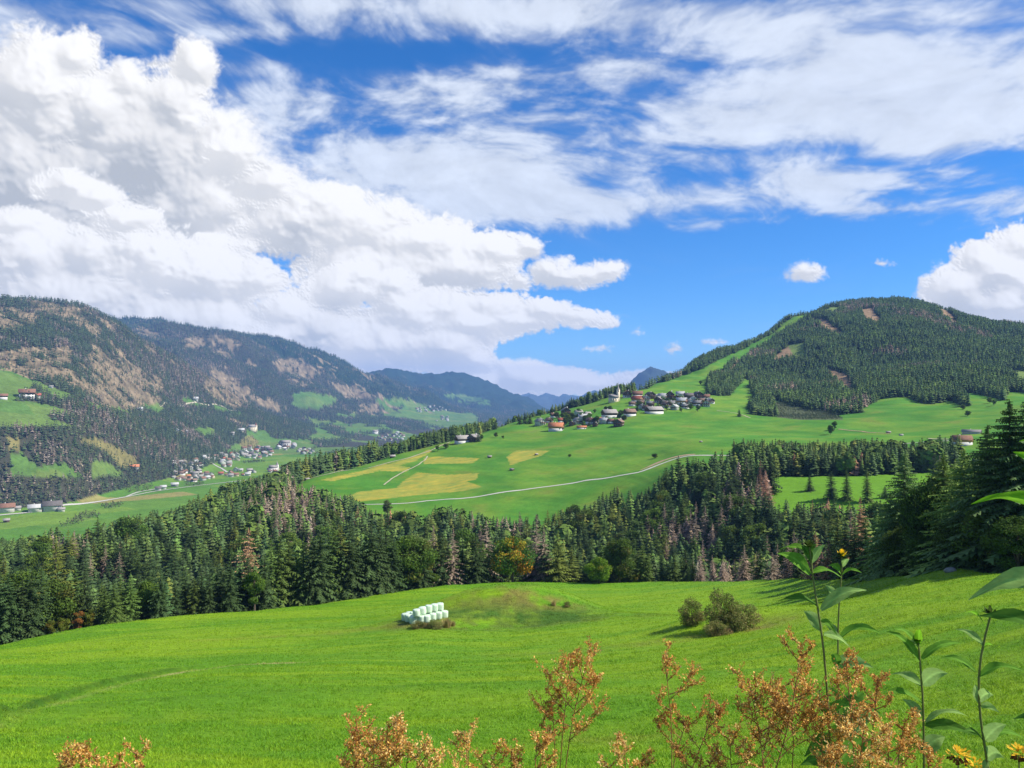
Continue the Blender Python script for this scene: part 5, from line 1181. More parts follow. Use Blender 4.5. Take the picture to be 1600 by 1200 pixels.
for x, y, w, st, rf, lb, dm in [(10, 799, 22, 'white', 'rust', 'long rust roofed building at the left border of the valley floor', LONG), (27, 797, 10, 'white', 'grey', 'small white house beside the long rust roofed building', None), (55, 799, 20, 'white', 'pale', 'long white hall on the valley floor, left of two', LONG),
                            (82, 797, 26, 'white', 'dark', 'white hall with dark roof on the valley floor, right of two', LONG), (96, 799, 10, 'white', 'grey', 'small white annex at the right end of the dark roofed hall', None), (10, 816, 9, 'wood', 'grey', 'lone dark shed in the field on the left valley floor', None),
                            (247, 766, 10, 'white', 'dark', 'white and dark roadside house at the valley road bend, left', None), (255, 764, 10, 'white', 'pale', 'pale roadside house at the valley road bend, middle', None), (273, 760, 12, 'grey', 'pale', 'grey roadside hall at the valley road bend, right', LONG),
                            (42, 620, 22, 'mixed', 'rust', 'long brown farm on the left slope meadow', LONG), (57, 622, 12, 'white', 'red', 'red roofed farmhouse at the right end of the long brown farm', None), (5, 623, 12, 'mixed', 'rust', 'brown farm at the left border on the slope meadow', None), (80, 606, 6, 'white', 'grey', 'tiny white house at the top of the left slope meadow', None),
                            (219, 641, 8, 'white', 'pale', 'tiny pale house in the small green clearing of the left mountain', None), (305, 626, 10, 'white', 'pale', 'pale farm in the upper green clearing of the left mountain', None), (210, 733, 14, 'white', 'orange', 'orange roofed building at the lower wood edge on the left', LONG), (362, 680, 9, 'white', 'grey', 'pale farmhouse left below the knoll church', None), (376, 675, 12, 'cream', 'pale', 'long pale parsonage beside the knoll church', LONG)]:
    house(x, y, w, st, rf, True, lb, 'scattered houses in the valley', 1100, 6500, detail=w > 18, dims=dm, turn=0)

# ------------------------------------------------------------------ wrapped bales
def bale_mesh(seed):
    g = np.random.default_rng(seed); n = 28; prof = [(0.0, 0.0), (0.40, 0.0), (0.57, 0.02), (0.625, 0.09), (0.635, 0.3), (0.64, 0.6), (0.635, 0.9), (0.62, 1.10), (0.56, 1.18), (0.36, 1.215), (0.0, 1.20)]
    V = []; wr = 0.016 * np.sin(np.arange(n) * 2 * math.pi / n * 7 + g.uniform(0, 6)) + g.normal(0, 0.008, n)
    for i, (r, z) in enumerate(prof):
        for k in range(n): a = 2 * math.pi * k / n; q = r + (wr[k] + g.normal(0, 0.004)) * (r > 0.3); V.append((q * math.cos(a), q * math.sin(a), z + g.normal(0, 0.006) * (z > 0)))
    Fq = [(i * n + k, i * n + (k + 1) % n, (i + 1) * n + (k + 1) % n, (i + 1) * n + k) for i in range(len(prof) - 1) for k in range(n)]
    return new_mesh('bale_wrap', np.array(V) * .84, np.array(Fq), mat('bale_film', (0.54, 0.67, 0.50), 0.38, 0.40, noise=[(1.5, 0.07), (6, 0.05)], bump=(5, 0.35, 0.05), rand=0.05), None, True)
BM = [bale_mesh(s) for s in range(4)]
def bale(x, y, z, lb):
    o = link('wrapped_bale', BM[int(rng.integers(4))], None, (x, y, z)); o.rotation_euler = (float(rng.normal(0, .03)), float(rng.normal(0, .03)), float(rng.uniform(0, 6))); s = float(rng.uniform(.97, 1.04)); o.scale = (s, s, 1)
    tag(o, lb, 'hay bale', 'pale green wrapped bales on the meadow')
pa, pb = hit(667, 971.5, 60), hit(699, 963.5, 60); ax = pb - pa; ax[2] = 0; ax /= np.linalg.norm(ax); bx = np.array([-ax[1], ax[0], 0])
if bx[1] < 0: bx = -bx
WH = ['leftmost', 'second', 'third', 'fourth', 'rightmost']
for i in range(4):
    p = pa + ax * 1.12 * i; bale(p[0], p[1], float(ground(p[0], p[1])) - .04, f'pale green bale, {["leftmost", "second from left", "second from right", "rightmost"][i]} in the bottom front row of the two-high stack')
for i in range(-1, 4):
    p = pa + ax * 1.12 * i + bx * 1.12; z = float(ground(p[0], p[1])) - .04; bale(p[0], p[1], z, 'pale green bale in the hidden bottom back row of the two-high stack')
    q = pa + ax * 1.12 * (i - .12) + bx * 0.75; bale(q[0], q[1], float(ground(q[0], q[1])) + .97, f'pale green bale on top of the two-high stack, {["leftmost", "second from left", "middle one", "second from right", "rightmost"][i + 1]} of five')
p0 = hit(645.5, 973.5, 60)
for (i, j, lb) in [(0, 0, 'nearest pale bale of the low single layer group, its front left corner'), (1.03, .15, 'pale bale right beside the nearest one, front right of the low group'), (-.75, 1.3, 'pale bale at the left end of the second row of the low group'), (.28, 1.35, 'pale bale in the middle of the second row of the low group'),
                   (-1.3, 2.6, 'pale bale at the left end of the third row of the low group'), (-.27, 2.65, 'pale bale in the middle of the third row of the low group'), (.78, 2.7, 'pale bale at the right end of the third row of the low group'), (-.9, 3.95, 'pale bale at the far left back of the low group'), (.13, 4.0, 'pale bale at the far middle back of the low group')]:
    x, y = p0[0] + i * 1.10, p0[1] + j * .86; bale(x, y, float(ground(x, y)) - .04, lb)

# ------------------------------------------------------------------ bushes, boulder, lone trees
def put(kind, px, py, top, label, wid=1.0, rmin=25, rmax=1e5, group=None, var=None):
    p = hit(px, py, rmin, rmax); r = math.hypot(p[0], p[1]); _, tn = pix_dir(px, top); h = r * float(tn) - p[2]
    return tree(kind, p[0], p[1], p[2], h, wid, label, group, var)
put('dusky', 1082, 976, 931, 'smaller dry brownish green bush on the meadow, left one', .85)
put('dusky', 1128, 984, 917, 'taller dry bush on the meadow, the pointed middle one', .72)
put('dusky', 1160, 982, 937, 'broad low dry bush leaning right against the taller one', 1.25)
put('dusky', 1122, 992, 968, 'low dead brush at the foot of the taller dry bush', 1.6)
put('dusky', 655, 981, 968, 'low dark weeds in front of the pale bales, left', 1.9)
put('dusky', 678, 982, 966, 'low dark weeds in front of the pale bales, right', 1.7)
put('dusky', 886, 948, 938, 'small brown shrub at the right end of the grown-over mound', 1.3)
def tuft_mesh(seed, n=160, h=1.0, r=.35):
    g = np.random.default_rng(seed); a = g.uniform(0, 6.28, n); q = r * np.sqrt(g.random(n)); b = np.stack([q * np.cos(a), q * np.sin(a), np.zeros(n) - .1], -1)
    tip = b * g.uniform(1.2, 2.4, (n, 1)); tip[:, 2] = h * g.uniform(.5, 1.1, n); s = np.stack([-np.sin(a), np.cos(a), 0 * a], -1) * 0.03
    return new_mesh('blades', np.stack([b - s, b + s, tip], 1).reshape(-1, 3), np.arange(3 * n).reshape(-1, 3), mat('dry_grass', (0.40, 0.30, 0.12), .9, .1, rand=.1))
TM = [tuft_mesh(s) for s in (1, 2)]
for px, py, s, lb in ((698, 980, 1.5, 'tall tan grass tuft at the right end of the dark weeds by the bales'), (865, 946, .9, 'tan grass tuft on top of the grown-over mound'), (708, 978, .8, 'small tan tuft right of the tall tan one')):
    p = hit(px, py, 40); o = link('grass_tuft', TM[int(px) % 2], None, tuple(p)); o.scale = (s, s, s); tag(o, lb, 'grass tuft', 'dry grass tufts on the meadow')
g = np.random.default_rng(5); u, v = np.meshgrid(np.linspace(0, 2 * math.pi, 24, endpoint=False), np.linspace(0, math.pi, 13)); d = np.stack([np.sin(v) * np.cos(u), np.sin(v) * np.sin(u), np.cos(v)], -1)
rr_ = 1 + .28 * fbm(d[..., 0] * 1.6 + 3, d[..., 1] * 1.6 + d[..., 2] * 2, 4, 9); V = (d * rr_[..., None] * np.array([.8, .55, .42])).reshape(-1, 3); n = 24
FQ = np.array([(i * n + k, i * n + (k + 1) % n, (i + 1) * n + (k + 1) % n, (i + 1) * n + k) for i in range(12) for k in range(n)])
p = hit(1485, 893, 60); o = link('boulder', new_mesh('boulder', V, FQ, mat('boulder_stone', (0.24, 0.24, 0.22), .9, .1, noise=[(2, .25)], bump=(4, .7, .1))), None, (p[0], p[1], p[2] + .12)); tag(o, 'pale grey boulder lying at the shaded edge of the meadow under the dark trees', 'boulder')
for k, (px, py, top, kind, w, lb) in enumerate([(1298, 679, 663, 'leafy', 1.0, 'lone round tree on the right pasture, left one of the pair'), (1304, 672, 657, 'leafy', 1.1, 'lone round tree on the right pasture, right and higher one of the pair'),
    (890, 714, 709, 'leafy', 1.6, 'tiny lone tree in the middle of the green slope'), (1023, 716, 708, 'leafy', 1.8, 'small dark bush right above the bend of the white road'), (1155, 651, 638, 'dark', 1.5, 'small tree on the pasture right of the village'), (1095, 602, 594, 'leafy', 1.4, 'small lone tree on the ski slope above the village'),
    (1505, 640, 632, 'leafy', 1.5, 'small tree on the far right pasture, upper one'), (1512, 650, 641, 'leafy', 1.5, 'small tree on the far right pasture, lower one'), (1547, 630, 620, 'leafy', 1.3, 'small tree on the highest right pasture, left'), (1553, 634, 624, 'leafy', 1.3, 'small tree on the highest right pasture, right'),
    (773, 671, 656, 'dark', 1.5, 'dark spruce at the tip of the pasture left of the village, left'), (820, 661, 643, 'dark', 1.4, 'dark spruce just left of the hill village, tallest'), (812, 663, 649, 'dark', 1.5, 'dark spruce just left of the hill village, first'), (828, 662, 647, 'green', 1.5, 'dark spruce just left of the hill village, third'),
    (747, 690, 674, 'dark', 1.4, 'dark spruce right of the ridge farmhouse'), (752, 689, 678, 'leafy', 1.2, 'round tree right of the ridge farmhouse'), (707, 690, 679, 'leafy', 1.2, 'dark round tree at the left wall of the ridge farmhouse'), (684, 705, 695, 'leafy', 1.5, 'round bush on the ridge below the farmhouse, left'), (697, 701, 692, 'leafy', 1.7, 'round bush on the ridge below the farmhouse, right'),
    (775, 683, 675, 'leafy', 1.4, 'small round tree on the pasture between farmhouse and village'), (786, 686, 680, 'leafy', 1.5, 'small low bush on the pasture between farmhouse and village'), (538, 800, 772, 'dark', 1.3, 'dark spruce standing alone against the yellow parcel'), (605, 806, 780, 'pale', 1.2, 'thin pale tree standing in front of the white road'),
    (1265, 767, 741, 'dark', 1.4, 'dark spruce pair on the lower clearing, left tree'), (1299, 780, 735, 'dark', 1.1, 'tall dark spruce standing in front of the clearing, left'), (1323, 782, 732, 'green', .9, 'slim tall spruce in the middle of the clearing'), (1355, 785, 730, 'green', .8, 'slimmest tall spruce right in front of the clearing'), (1383, 778, 758, 'dark', 1.5, 'small dark spruce at the right end of the clearing')]):
    put(kind, px, py, top, lb, w, 330 if py > 730 else 420, 1700, 'lone trees on the green slopes')
g_ = np.random.default_rng(99)
for k in range(70):
    if k < 40: t_ = g_.random(); px, py = 842 + 130 * t_ + g_.normal(0, 4), 671 - 6 * t_ + g_.uniform(-26, 0) * (1 - .2 * t_)
    else: px, py = g_.uniform(995, 1112), g_.uniform(626, 645)
    p = hit(px, py, 700, 1500); h = g_.uniform(5, 10)
    tree('leafy' if g_.random() < .7 else 'dark', p[0], p[1], p[2], h, 1.35, f'small dark garden tree between the houses of the {"lower left" if k < 40 else "upper right"} part of the hill village', 'garden trees of the hill village')

# ------------------------------------------------------------------ plants close to the camera
M_HLEAF = mat('plant_leaf', attr='cover', rough=0.7, spec=0.08, translucent=0.46, noise=[(40, 0.16), (9, 0.12)], bump=(60, 0.4, 0.004)); M_STEM = mat('plant_stem', (0.17, 0.19, 0.05), .6, .3, noise=[(20, .2)]); M_RSTEM = mat('dry_stem', (0.30, 0.13, 0.055), .7, .2, noise=[(30, .25)])
M_SEED = mat('seed_husks', attr='cover', rough=1, spec=.0, translucent=.38); M_PETAL = mat('yellow_petal', attr='cover', rough=.5, spec=.2, translucent=.3)
def at(px, py, d):
    az, tn = pix_dir(px, py); az = float(az); return np.array([d * math.sin(az), d * math.cos(az), d * float(tn)])
def hleaf(name, parent, a, b, wid=.34, face=.5, curl=.25, col=(0.055, 0.15, 0.022), seed=0, twist=0.0):
    g = np.random.default_rng(seed); a = np.asarray(a, float); b = np.asarray(b, float); d = b - a; L = np.linalg.norm(d); d /= L
    view = -0.5 * (a + b); view /= np.linalg.norm(view); n = (1 - face) * np.array([0, 0, 1.0]) + face * view; n -= d * (n @ d); n /= np.linalg.norm(n)
    s = np.cross(d, n); n2 = n * math.cos(twist) + s * math.sin(twist); s = np.cross(d, n2); n = n2
    K, M = 16, 9; V = []; C = []; col = np.array(col)
    for i in range(K + 1):
        t = i / K; w = 0.5 * wid * L * (math.sin(math.pi * min(1, t ** .72)) ** .9 * (1 - .35 * t)) * (t > .06) + .004 * (t <= .06) + 0.0006
        w *= 1 + .05 * (i % 2); sag = -curl * L * (t * t) + .12 * L * math.sin(math.pi * t); twz = .25 * math.sin(2.2 * t)
        for j in range(M):
            u = (j / (M - 1) - .5) * 2; off = w * u
            wav = .03 * L * math.sin(9 * t + 2 * u + seed) * abs(u) * math.sin(math.pi * t)
            p = a + d * (L * t) + s * off * math.cos(twz) + n * (abs(off) * .38 + wav + off * math.sin(twz) * .5) + np.array([0, 0, 1.0]) * sag
            V.append(p); vein = .30 * (abs(u) < .1) - .10 * ((i - int(abs(u) * 6)) % 3 == 0) ; C.append(col * (1 + vein + g.normal(0, .03)) + np.array([.02, .03, .01]) * (abs(u) < .1))
    V = np.array(V); I = np.arange((K + 1) * M).reshape(K + 1, M); Fq = np.stack([I[:-1, :-1], I[1:, :-1], I[1:, 1:], I[:-1, 1:]], -1).reshape(-1, 4)
    return link(name, new_mesh(name, V - base_of(parent), Fq, M_HLEAF, np.clip(C, .004, 1), True), parent)
def base_of(p): return np.array(p.location)
def U(u, v): return 1200 + u / 3.1575, 820 + v / 3.1575
DKL, MDL, PLL, BRL = (0.095, 0.21, 0.03), (0.15, 0.32, 0.035), (0.28, 0.43, 0.12), (0.20, 0.45, 0.022)
def herb(label, stem, d, leaves, bud=None, flower=False, rad=.0042, name='budding_plant', cat='plant', group='tall budding plants close by'):
    pts = [at(x, y, d) for x, y in stem]; foot = pts[0].copy(); gx, gy = pts[0][0], pts[0][1]; gz = float(ground(gx, gy)); foot = np.array([gx, gy, gz])
    t = thing(name, label, cat, tuple(foot), 0, group)
    P = np.array([foot - (0, 0, .05), foot * .5 + pts[0] * .5] + pts); P = P - foot; 
    # smooth the stem
    s = np.r_[0, np.cumsum(np.linalg.norm(np.diff(P, axis=0), axis=1))]; q = np.linspace(0, s[-1], 40); P = np.stack([np.interp(q, s, P[:, k]) for k in range(3)], -1)
    for _ in range(2): P[1:-1] = (P[:-2] + 2 * P[1:-1] + P[2:]) / 4
    g = Geo(); g.tube(P, np.linspace(rad * 1.5, rad * .6, 40), 8); link('stem', g.mesh('stem', M_STEM, True, False), t)
    for k, lf in enumerate(leaves):
        (x0, y0), (x1, y1), kw = lf[0], lf[1], dict(lf[2]) if len(lf) > 2 else {}
        dd = kw.pop('dd', float(rng.uniform(-.05, .05))); d0 = kw.pop('d0', 0); a = at(x0, y0, d + d0); b = at(x1, y1, d + d0 + dd); kw.setdefault('seed', k + int(x0)); b = b + np.array([0, 0, kw.get('curl', .25) * np.linalg.norm(b - a)])
        hleaf('leaf', t, a, b, **kw)
    if bud:
        c = at(*bud, d) - foot; g = Geo(); rn = np.random.default_rng(int(bud[0]))
        for k in range(26):
            a = rn.uniform(0, 6.28); e = rn.uniform(.1, 1.3); dr = np.array([math.cos(a) * math.cos(e), math.sin(a) * math.cos(e), math.sin(e)]); sd = np.cross(dr, (0, 0, 1)); sd /= np.linalg.norm(sd) + 1e-9
            g.add([c - sd * .003, c + dr * .012 - sd * .004, c + dr * .022, c + dr * .012 + sd * .004, c + sd * .003], [(0, 1, 3), (1, 2, 3), (0, 3, 4)], (0.06, 0.10, 0.02))
        link('bud', g.mesh('bud', M_HLEAF), t)
        if flower:
            g = Geo()
            for k in range(22):
                a = rn.uniform(0, 6.28); e = rn.uniform(.5, 1.5); dr = np.array([math.cos(a) * math.cos(e), math.sin(a) * math.cos(e), math.sin(e)]); sd = np.cross(dr, (0.1, 0, 1)); sd /= np.linalg.norm(sd)
                g.add([c + dr * .006 - sd * .003, c + dr * .018 - sd * .004, c + dr * .027, c + dr * .018 + sd * .004], [(0, 1, 2, 3)], (0.85, 0.58, 0.02))
            link('petals', g.mesh('petals', M_PETAL), t)
    return t
herb('tallest budding plant with pointed leaves, left one of the four tall green plants', [U(*p) for p in ((308, 1200), (303, 1000), (292, 800), (270, 560), (250, 420), (220, 290), (212, 190), (206, 110))], 2.2,
     [(U(207, 245), U(45, 140), dict(face=.55, wid=.36, col=MDL, curl=.1)), (U(205, 145), U(50, 125), dict(face=.2, wid=.28, col=MDL)), (U(212, 185), U(280, 98), dict(face=.8, wid=.40, col=PLL, curl=0)), (U(212, 240), U(365, 262), dict(face=.35, wid=.30, col=MDL)),
      (U(250, 408), U(48, 378), dict(face=.25, wid=.26, col=DKL, curl=.15)), (U(262, 420), U(488, 322), dict(face=.6, wid=.30, col=PLL, curl=.05)), (U(262, 520), U(178, 425), dict(face=.9, wid=.5, col=PLL, curl=.1)), (U(275, 540), U(402, 602), dict(face=.6, wid=.36, col=PLL, curl=.1)), (U(262, 470), U(340, 545), dict(face=.7, wid=.3, col=MDL, curl=.1)),
      (U(300, 930), U(430, 900), dict(face=.5, wid=.4, col=MDL)), (U(300, 940), U(210, 860), dict(face=.6, wid=.4, col=DKL)), (U(305, 1060), U(180, 1150), dict(face=.8, wid=.5, col=DKL)), (U(305, 1070), U(420, 1010), dict(face=.7, wid=.5, col=MDL)), (U(212, 175), U(165, 100), dict(face=.6, wid=.4, col=DKL)), (U(208, 130), U(240, 95), dict(face=.6, wid=.5, col=DKL))], bud=U(200, 108))
herb('budding plant with a small yellow flower on top, right behind the tallest one', [U(*p) for p in ((352, 1200), (350, 900), (345, 650), (346, 400), (365, 280), (368, 190), (365, 150))], 2.6,
     [(U(366, 248), U(462, 234), dict(face=.35, wid=.34, col=MDL)), (U(362, 242), U(298, 198), dict(face=.5, wid=.4, col=MDL)), (U(366, 205), U(402, 168), dict(face=.8, wid=.4, col=PLL)), (U(350, 382), U(282, 296), dict(face=.8, wid=.34, col=PLL, curl=.05)), (U(350, 375), U(400, 360), dict(face=.5, wid=.4, col=DKL)), (U(352, 560), U(558, 532), dict(face=.45, wid=.26, col=MDL)),
      (U(350, 565), U(270, 480), dict(face=.6, wid=.3, col=PLL)), (U(330, 690), U(520, 705), dict(face=.8, wid=.44, col=PLL, curl=.05)), (U(345, 700), U(310, 635), dict(face=.7, wid=.35, col=MDL)), (U(350, 900), U(300, 800), dict(face=.7, wid=.4, col=MDL)), (U(350, 800), U(470, 770), dict(face=.3, wid=.3, col=MDL)), (U(350, 890), U(560, 940), dict(face=.7, wid=.35, col=DKL))], bud=U(365, 160), flower=True, rad=.0038)
herb('shorter green budding plant in the middle of the right meadow', [U(*p) for p in ((770, 1200), (768, 1000), (765, 830), (750, 690), (742, 590), (741, 560))], 2.3,
     [(U(750, 672), U(580, 523), dict(face=.45, wid=.2, col=MDL, curl=.15)), (U(744, 605), U(622, 512), dict(face=.4, wid=.2, col=MDL, curl=.15)), (U(760, 662), U(952, 585), dict(face=.4, wid=.26, col=MDL, curl=.1)), (U(757, 795), U(608, 738), dict(face=.4, wid=.34, col=PLL, curl=.12)), (U(762, 785), U(888, 732), dict(face=.85, wid=.5, col=PLL, curl=.1)), (U(757, 945), U(664, 860), dict(face=.85, wid=.4, col=PLL, curl=.08)),
      (U(760, 880), U(543, 832), dict(face=.25, wid=.22, col=MDL, curl=.15)), (U(775, 985), U(1042, 1040), dict(face=.55, wid=.3, col=DKL, curl=-.25)), (U(778, 975), U(985, 940), dict(face=.3, wid=.22, col=PLL)), (U(772, 1118), U(874, 1045), dict(face=.95, wid=.66, col=PLL, curl=.02)), (U(770, 1120), U(688, 1066), dict(face=.6, wid=.4, col=DKL)), (U(742, 600), U(695, 570), dict(face=.7, wid=.4, col=PLL)), (U(742, 585), U(748, 515), dict(face=.8, wid=.3, col=BRL, curl=0))], bud=U(740, 572))
herb('green plant with dark bud at the right, crooked stem', [U(*p) for p in ((1100, 1230), (1082, 1150), (1060, 1070), (1043, 920), (1030, 760), (1052, 630), (1070, 530), (1078, 500), (1098, 450))], 2.2,
     [(U(1075, 505), U(980, 425), dict(face=.3, wid=.16, col=BRL)), (U(1060, 592), U(928, 515), dict(face=.5, wid=.26, col=PLL, curl=.12)), (U(1060, 600), U(1118, 600), dict(face=.4, wid=.3, col=BRL)), (U(1022, 722), U(852, 655), dict(face=.4, wid=.28, col=MDL, curl=.12)), (U(1042, 748), U(1262, 718), dict(face=.4, wid=.28, col=MDL, curl=.2)), (U(1045, 880), U(1020, 790), dict(face=.9, wid=.5, col=PLL, curl=0)), (U(1045, 860), U(1112, 840), dict(face=.9, wid=.5, col=PLL, curl=0)),
      (U(1052, 890), U(1140, 925), dict(face=.8, wid=.45, col=PLL, curl=0)), (U(1070, 1062), U(1175, 985), dict(face=.9, wid=.5, col=PLL, curl=0)), (U(1072, 1062), U(1264, 1052), dict(face=.5, wid=.26, col=MDL)), (U(1058, 1062), U(960, 1015), dict(face=.3, wid=.3, col=DKL)), (U(1082, 1150), U(1165, 1145), dict(face=.8, wid=.5, col=PLL)), (U(1082, 1160), U(1062, 1240), dict(face=.8, wid=.5, col=PLL))], bud=U(1100, 440))
herb('plant mostly beyond the right border, reaching in with large bright leaves', [(1665, 1260), (1660, 1100), (1655, 950), (1650, 800), (1648, 690)], 1.7,
     [((1650, 800), (1517, 788), dict(face=.45, wid=.24, col=BRL, curl=.12)), ((1650, 760), (1583, 706), dict(face=.6, wid=.3, col=BRL, curl=.05)), ((1652, 700), (1592, 690), dict(face=.6, wid=.3, col=BRL, curl=.05)), ((1652, 912), (1513, 938), dict(face=.55, wid=.30, col=PLL, curl=.1)), ((1655, 1000), (1526, 963), dict(face=.45, wid=.28, col=DKL, curl=.05)), ((1660, 1140), (1584, 1122), dict(face=.5, wid=.3, col=DKL))])
herb('low leafy plant half hidden under the brown seed heads', [(1300, 1260), (1312, 1180), (1325, 1120)], 2.7, [((1312, 1180), (1262, 1150), dict(face=.7, wid=.5, col=DKL)), ((1312, 1190), (1370, 1160), dict(face=.7, wid=.5, col=MDL)), ((1318, 1150), (1372, 1110), dict(face=.8, wid=.5, col=PLL)), ((1320, 1140), (1285, 1095), dict(face=.7, wid=.5, col=MDL)), ((1325, 1120), (1350, 1080), dict(face=.7, wid=.5, col=DKL)), ((1312, 1200), (1250, 1195), dict(face=.6, wid=.6, col=DKL)), ((1315, 1200), (1400, 1200), dict(face=.6, wid=.5, col=MDL))], name='leafy_plant')

def panicle(label, base, top, wpx, lpx, d, tone=0, seed=0, dens=1.0):
    g_ = np.random.default_rng(seed); b0 = at(*base, d); gx, gy = b0[0], b0[1]; foot = np.array([gx, gy, float(ground(gx, gy))]); tp = at(*top, d); sc = d / F
    L = lpx * sc; W = wpx * sc / 2
    t = thing('dried_seedhead', label, 'dried plant', tuple(foot), 0, 'dried brown seed heads in front of the meadow')
    mid = b0 * .45 + tp * .55 + np.array([g_.normal(0, .012), g_.normal(0, .02), 0]); P = np.array([foot - (0, 0, .05), b0, mid, tp]); s = np.r_[0, np.cumsum(np.linalg.norm(np.diff(P, axis=0), axis=1))]
    q = np.linspace(0, s[-1], 24); S = np.stack([np.interp(q, s, P[:, k]) for k in range(3)], -1)
    for _ in range(2): S[1:-1] = (S[:-2] + 2 * S[1:-1] + S[2:]) / 4
    gs = Geo(); gs.tube(S - foot, np.linspace(.0038, .0010, 24), 6); tot = s[-1]; sp = Geo()
    cols = np.array([(0.66, 0.34, 0.075), (0.84, 0.53, 0.15), (0.44, 0.20, 0.065), (0.90, 0.66, 0.26)]); pr = ([.4, .25, .25, .1], [.2, .4, .1, .3], [.35, .1, .5, .05])[tone]
    V = []; C = []
    def husks(a, b, n, rad):
        for _ in range(int(n)):
            u = g_.random(); c = a + (b - a) * u + g_.normal(0, rad, 3); dr = (b - a) / (np.linalg.norm(b - a) + 1e-9) + g_.normal(0, .8, 3); dr /= np.linalg.norm(dr); sd = np.cross(dr, g_.normal(size=3)); sd /= np.linalg.norm(sd); z = g_.uniform(.0020, .0043)
            V.extend([c - foot, c + dr * z * .9 + sd * z * .55 - foot, c + dr * z * 2 - foot, c + dr * z * .9 - sd * z * .55 - foot]); k = cols[g_.choice(4, p=pr)] * g_.uniform(.7, 1.25); C.extend([k] * 4)
    nb = max(5, int(lpx / 11)); 
    for i in range(nb):
        f = (i + g_.uniform(.1, .9)) / nb; r0 = tot - L * (1 - f) * .98; a = np.array([np.interp(r0, s, P[:, k]) for k in range(3)]); ang = g_.uniform(0, 6.28) if g_.random() < .35 else (0 if i % 2 else math.pi) + g_.normal(0, .6)
        bl = (W * 1.25) * (1 - .75 * f) * g_.uniform(.6, 1.2) + .012; up = g_.uniform(.5, 1.3)
        e = a + np.array([math.cos(ang) * bl, math.sin(ang) * bl * .8, bl * up]); m_ = (a + e) / 2 + np.array([math.cos(ang), math.sin(ang), -.2]) * bl * .12
        gs.tube(np.array([a, m_, e]) - foot, [.0014, .0010, .0005], 4)
        for (x, y) in ((a * .6 + m_ * .4, m_), (m_, e)): husks(x, y, dens * 1080 * np.linalg.norm(y - x) + 3, .0035)
        for k in range(int(2 + bl * 60)):
            u = g_.uniform(.25, 1); c = (m_ * (1 - u) + e * u); an = g_.uniform(0, 6.28); sl = bl * g_.uniform(.18, .42) + .006; e2 = c + np.array([math.cos(an) * sl, math.sin(an) * sl, sl * g_.uniform(.4, 1.5)]); gs.tube(np.array([c, (c + e2) / 2, e2]) - foot, [.0008, .0006, .0004], 3)
            husks(c, e2, dens * 1000 * sl + 3, .0028)
    husks(P[-1] - np.array([0, 0, L * .3]), P[-1], dens * 40 + L * 400, .0035)
    link('stem', gs.mesh('stem', M_RSTEM, True, False), t)
    link('seed_head', new_mesh('seed_head', np.array(V), np.arange(len(V)).reshape(-1, 4), M_SEED, np.clip(np.array(C), .01, 1)), t)
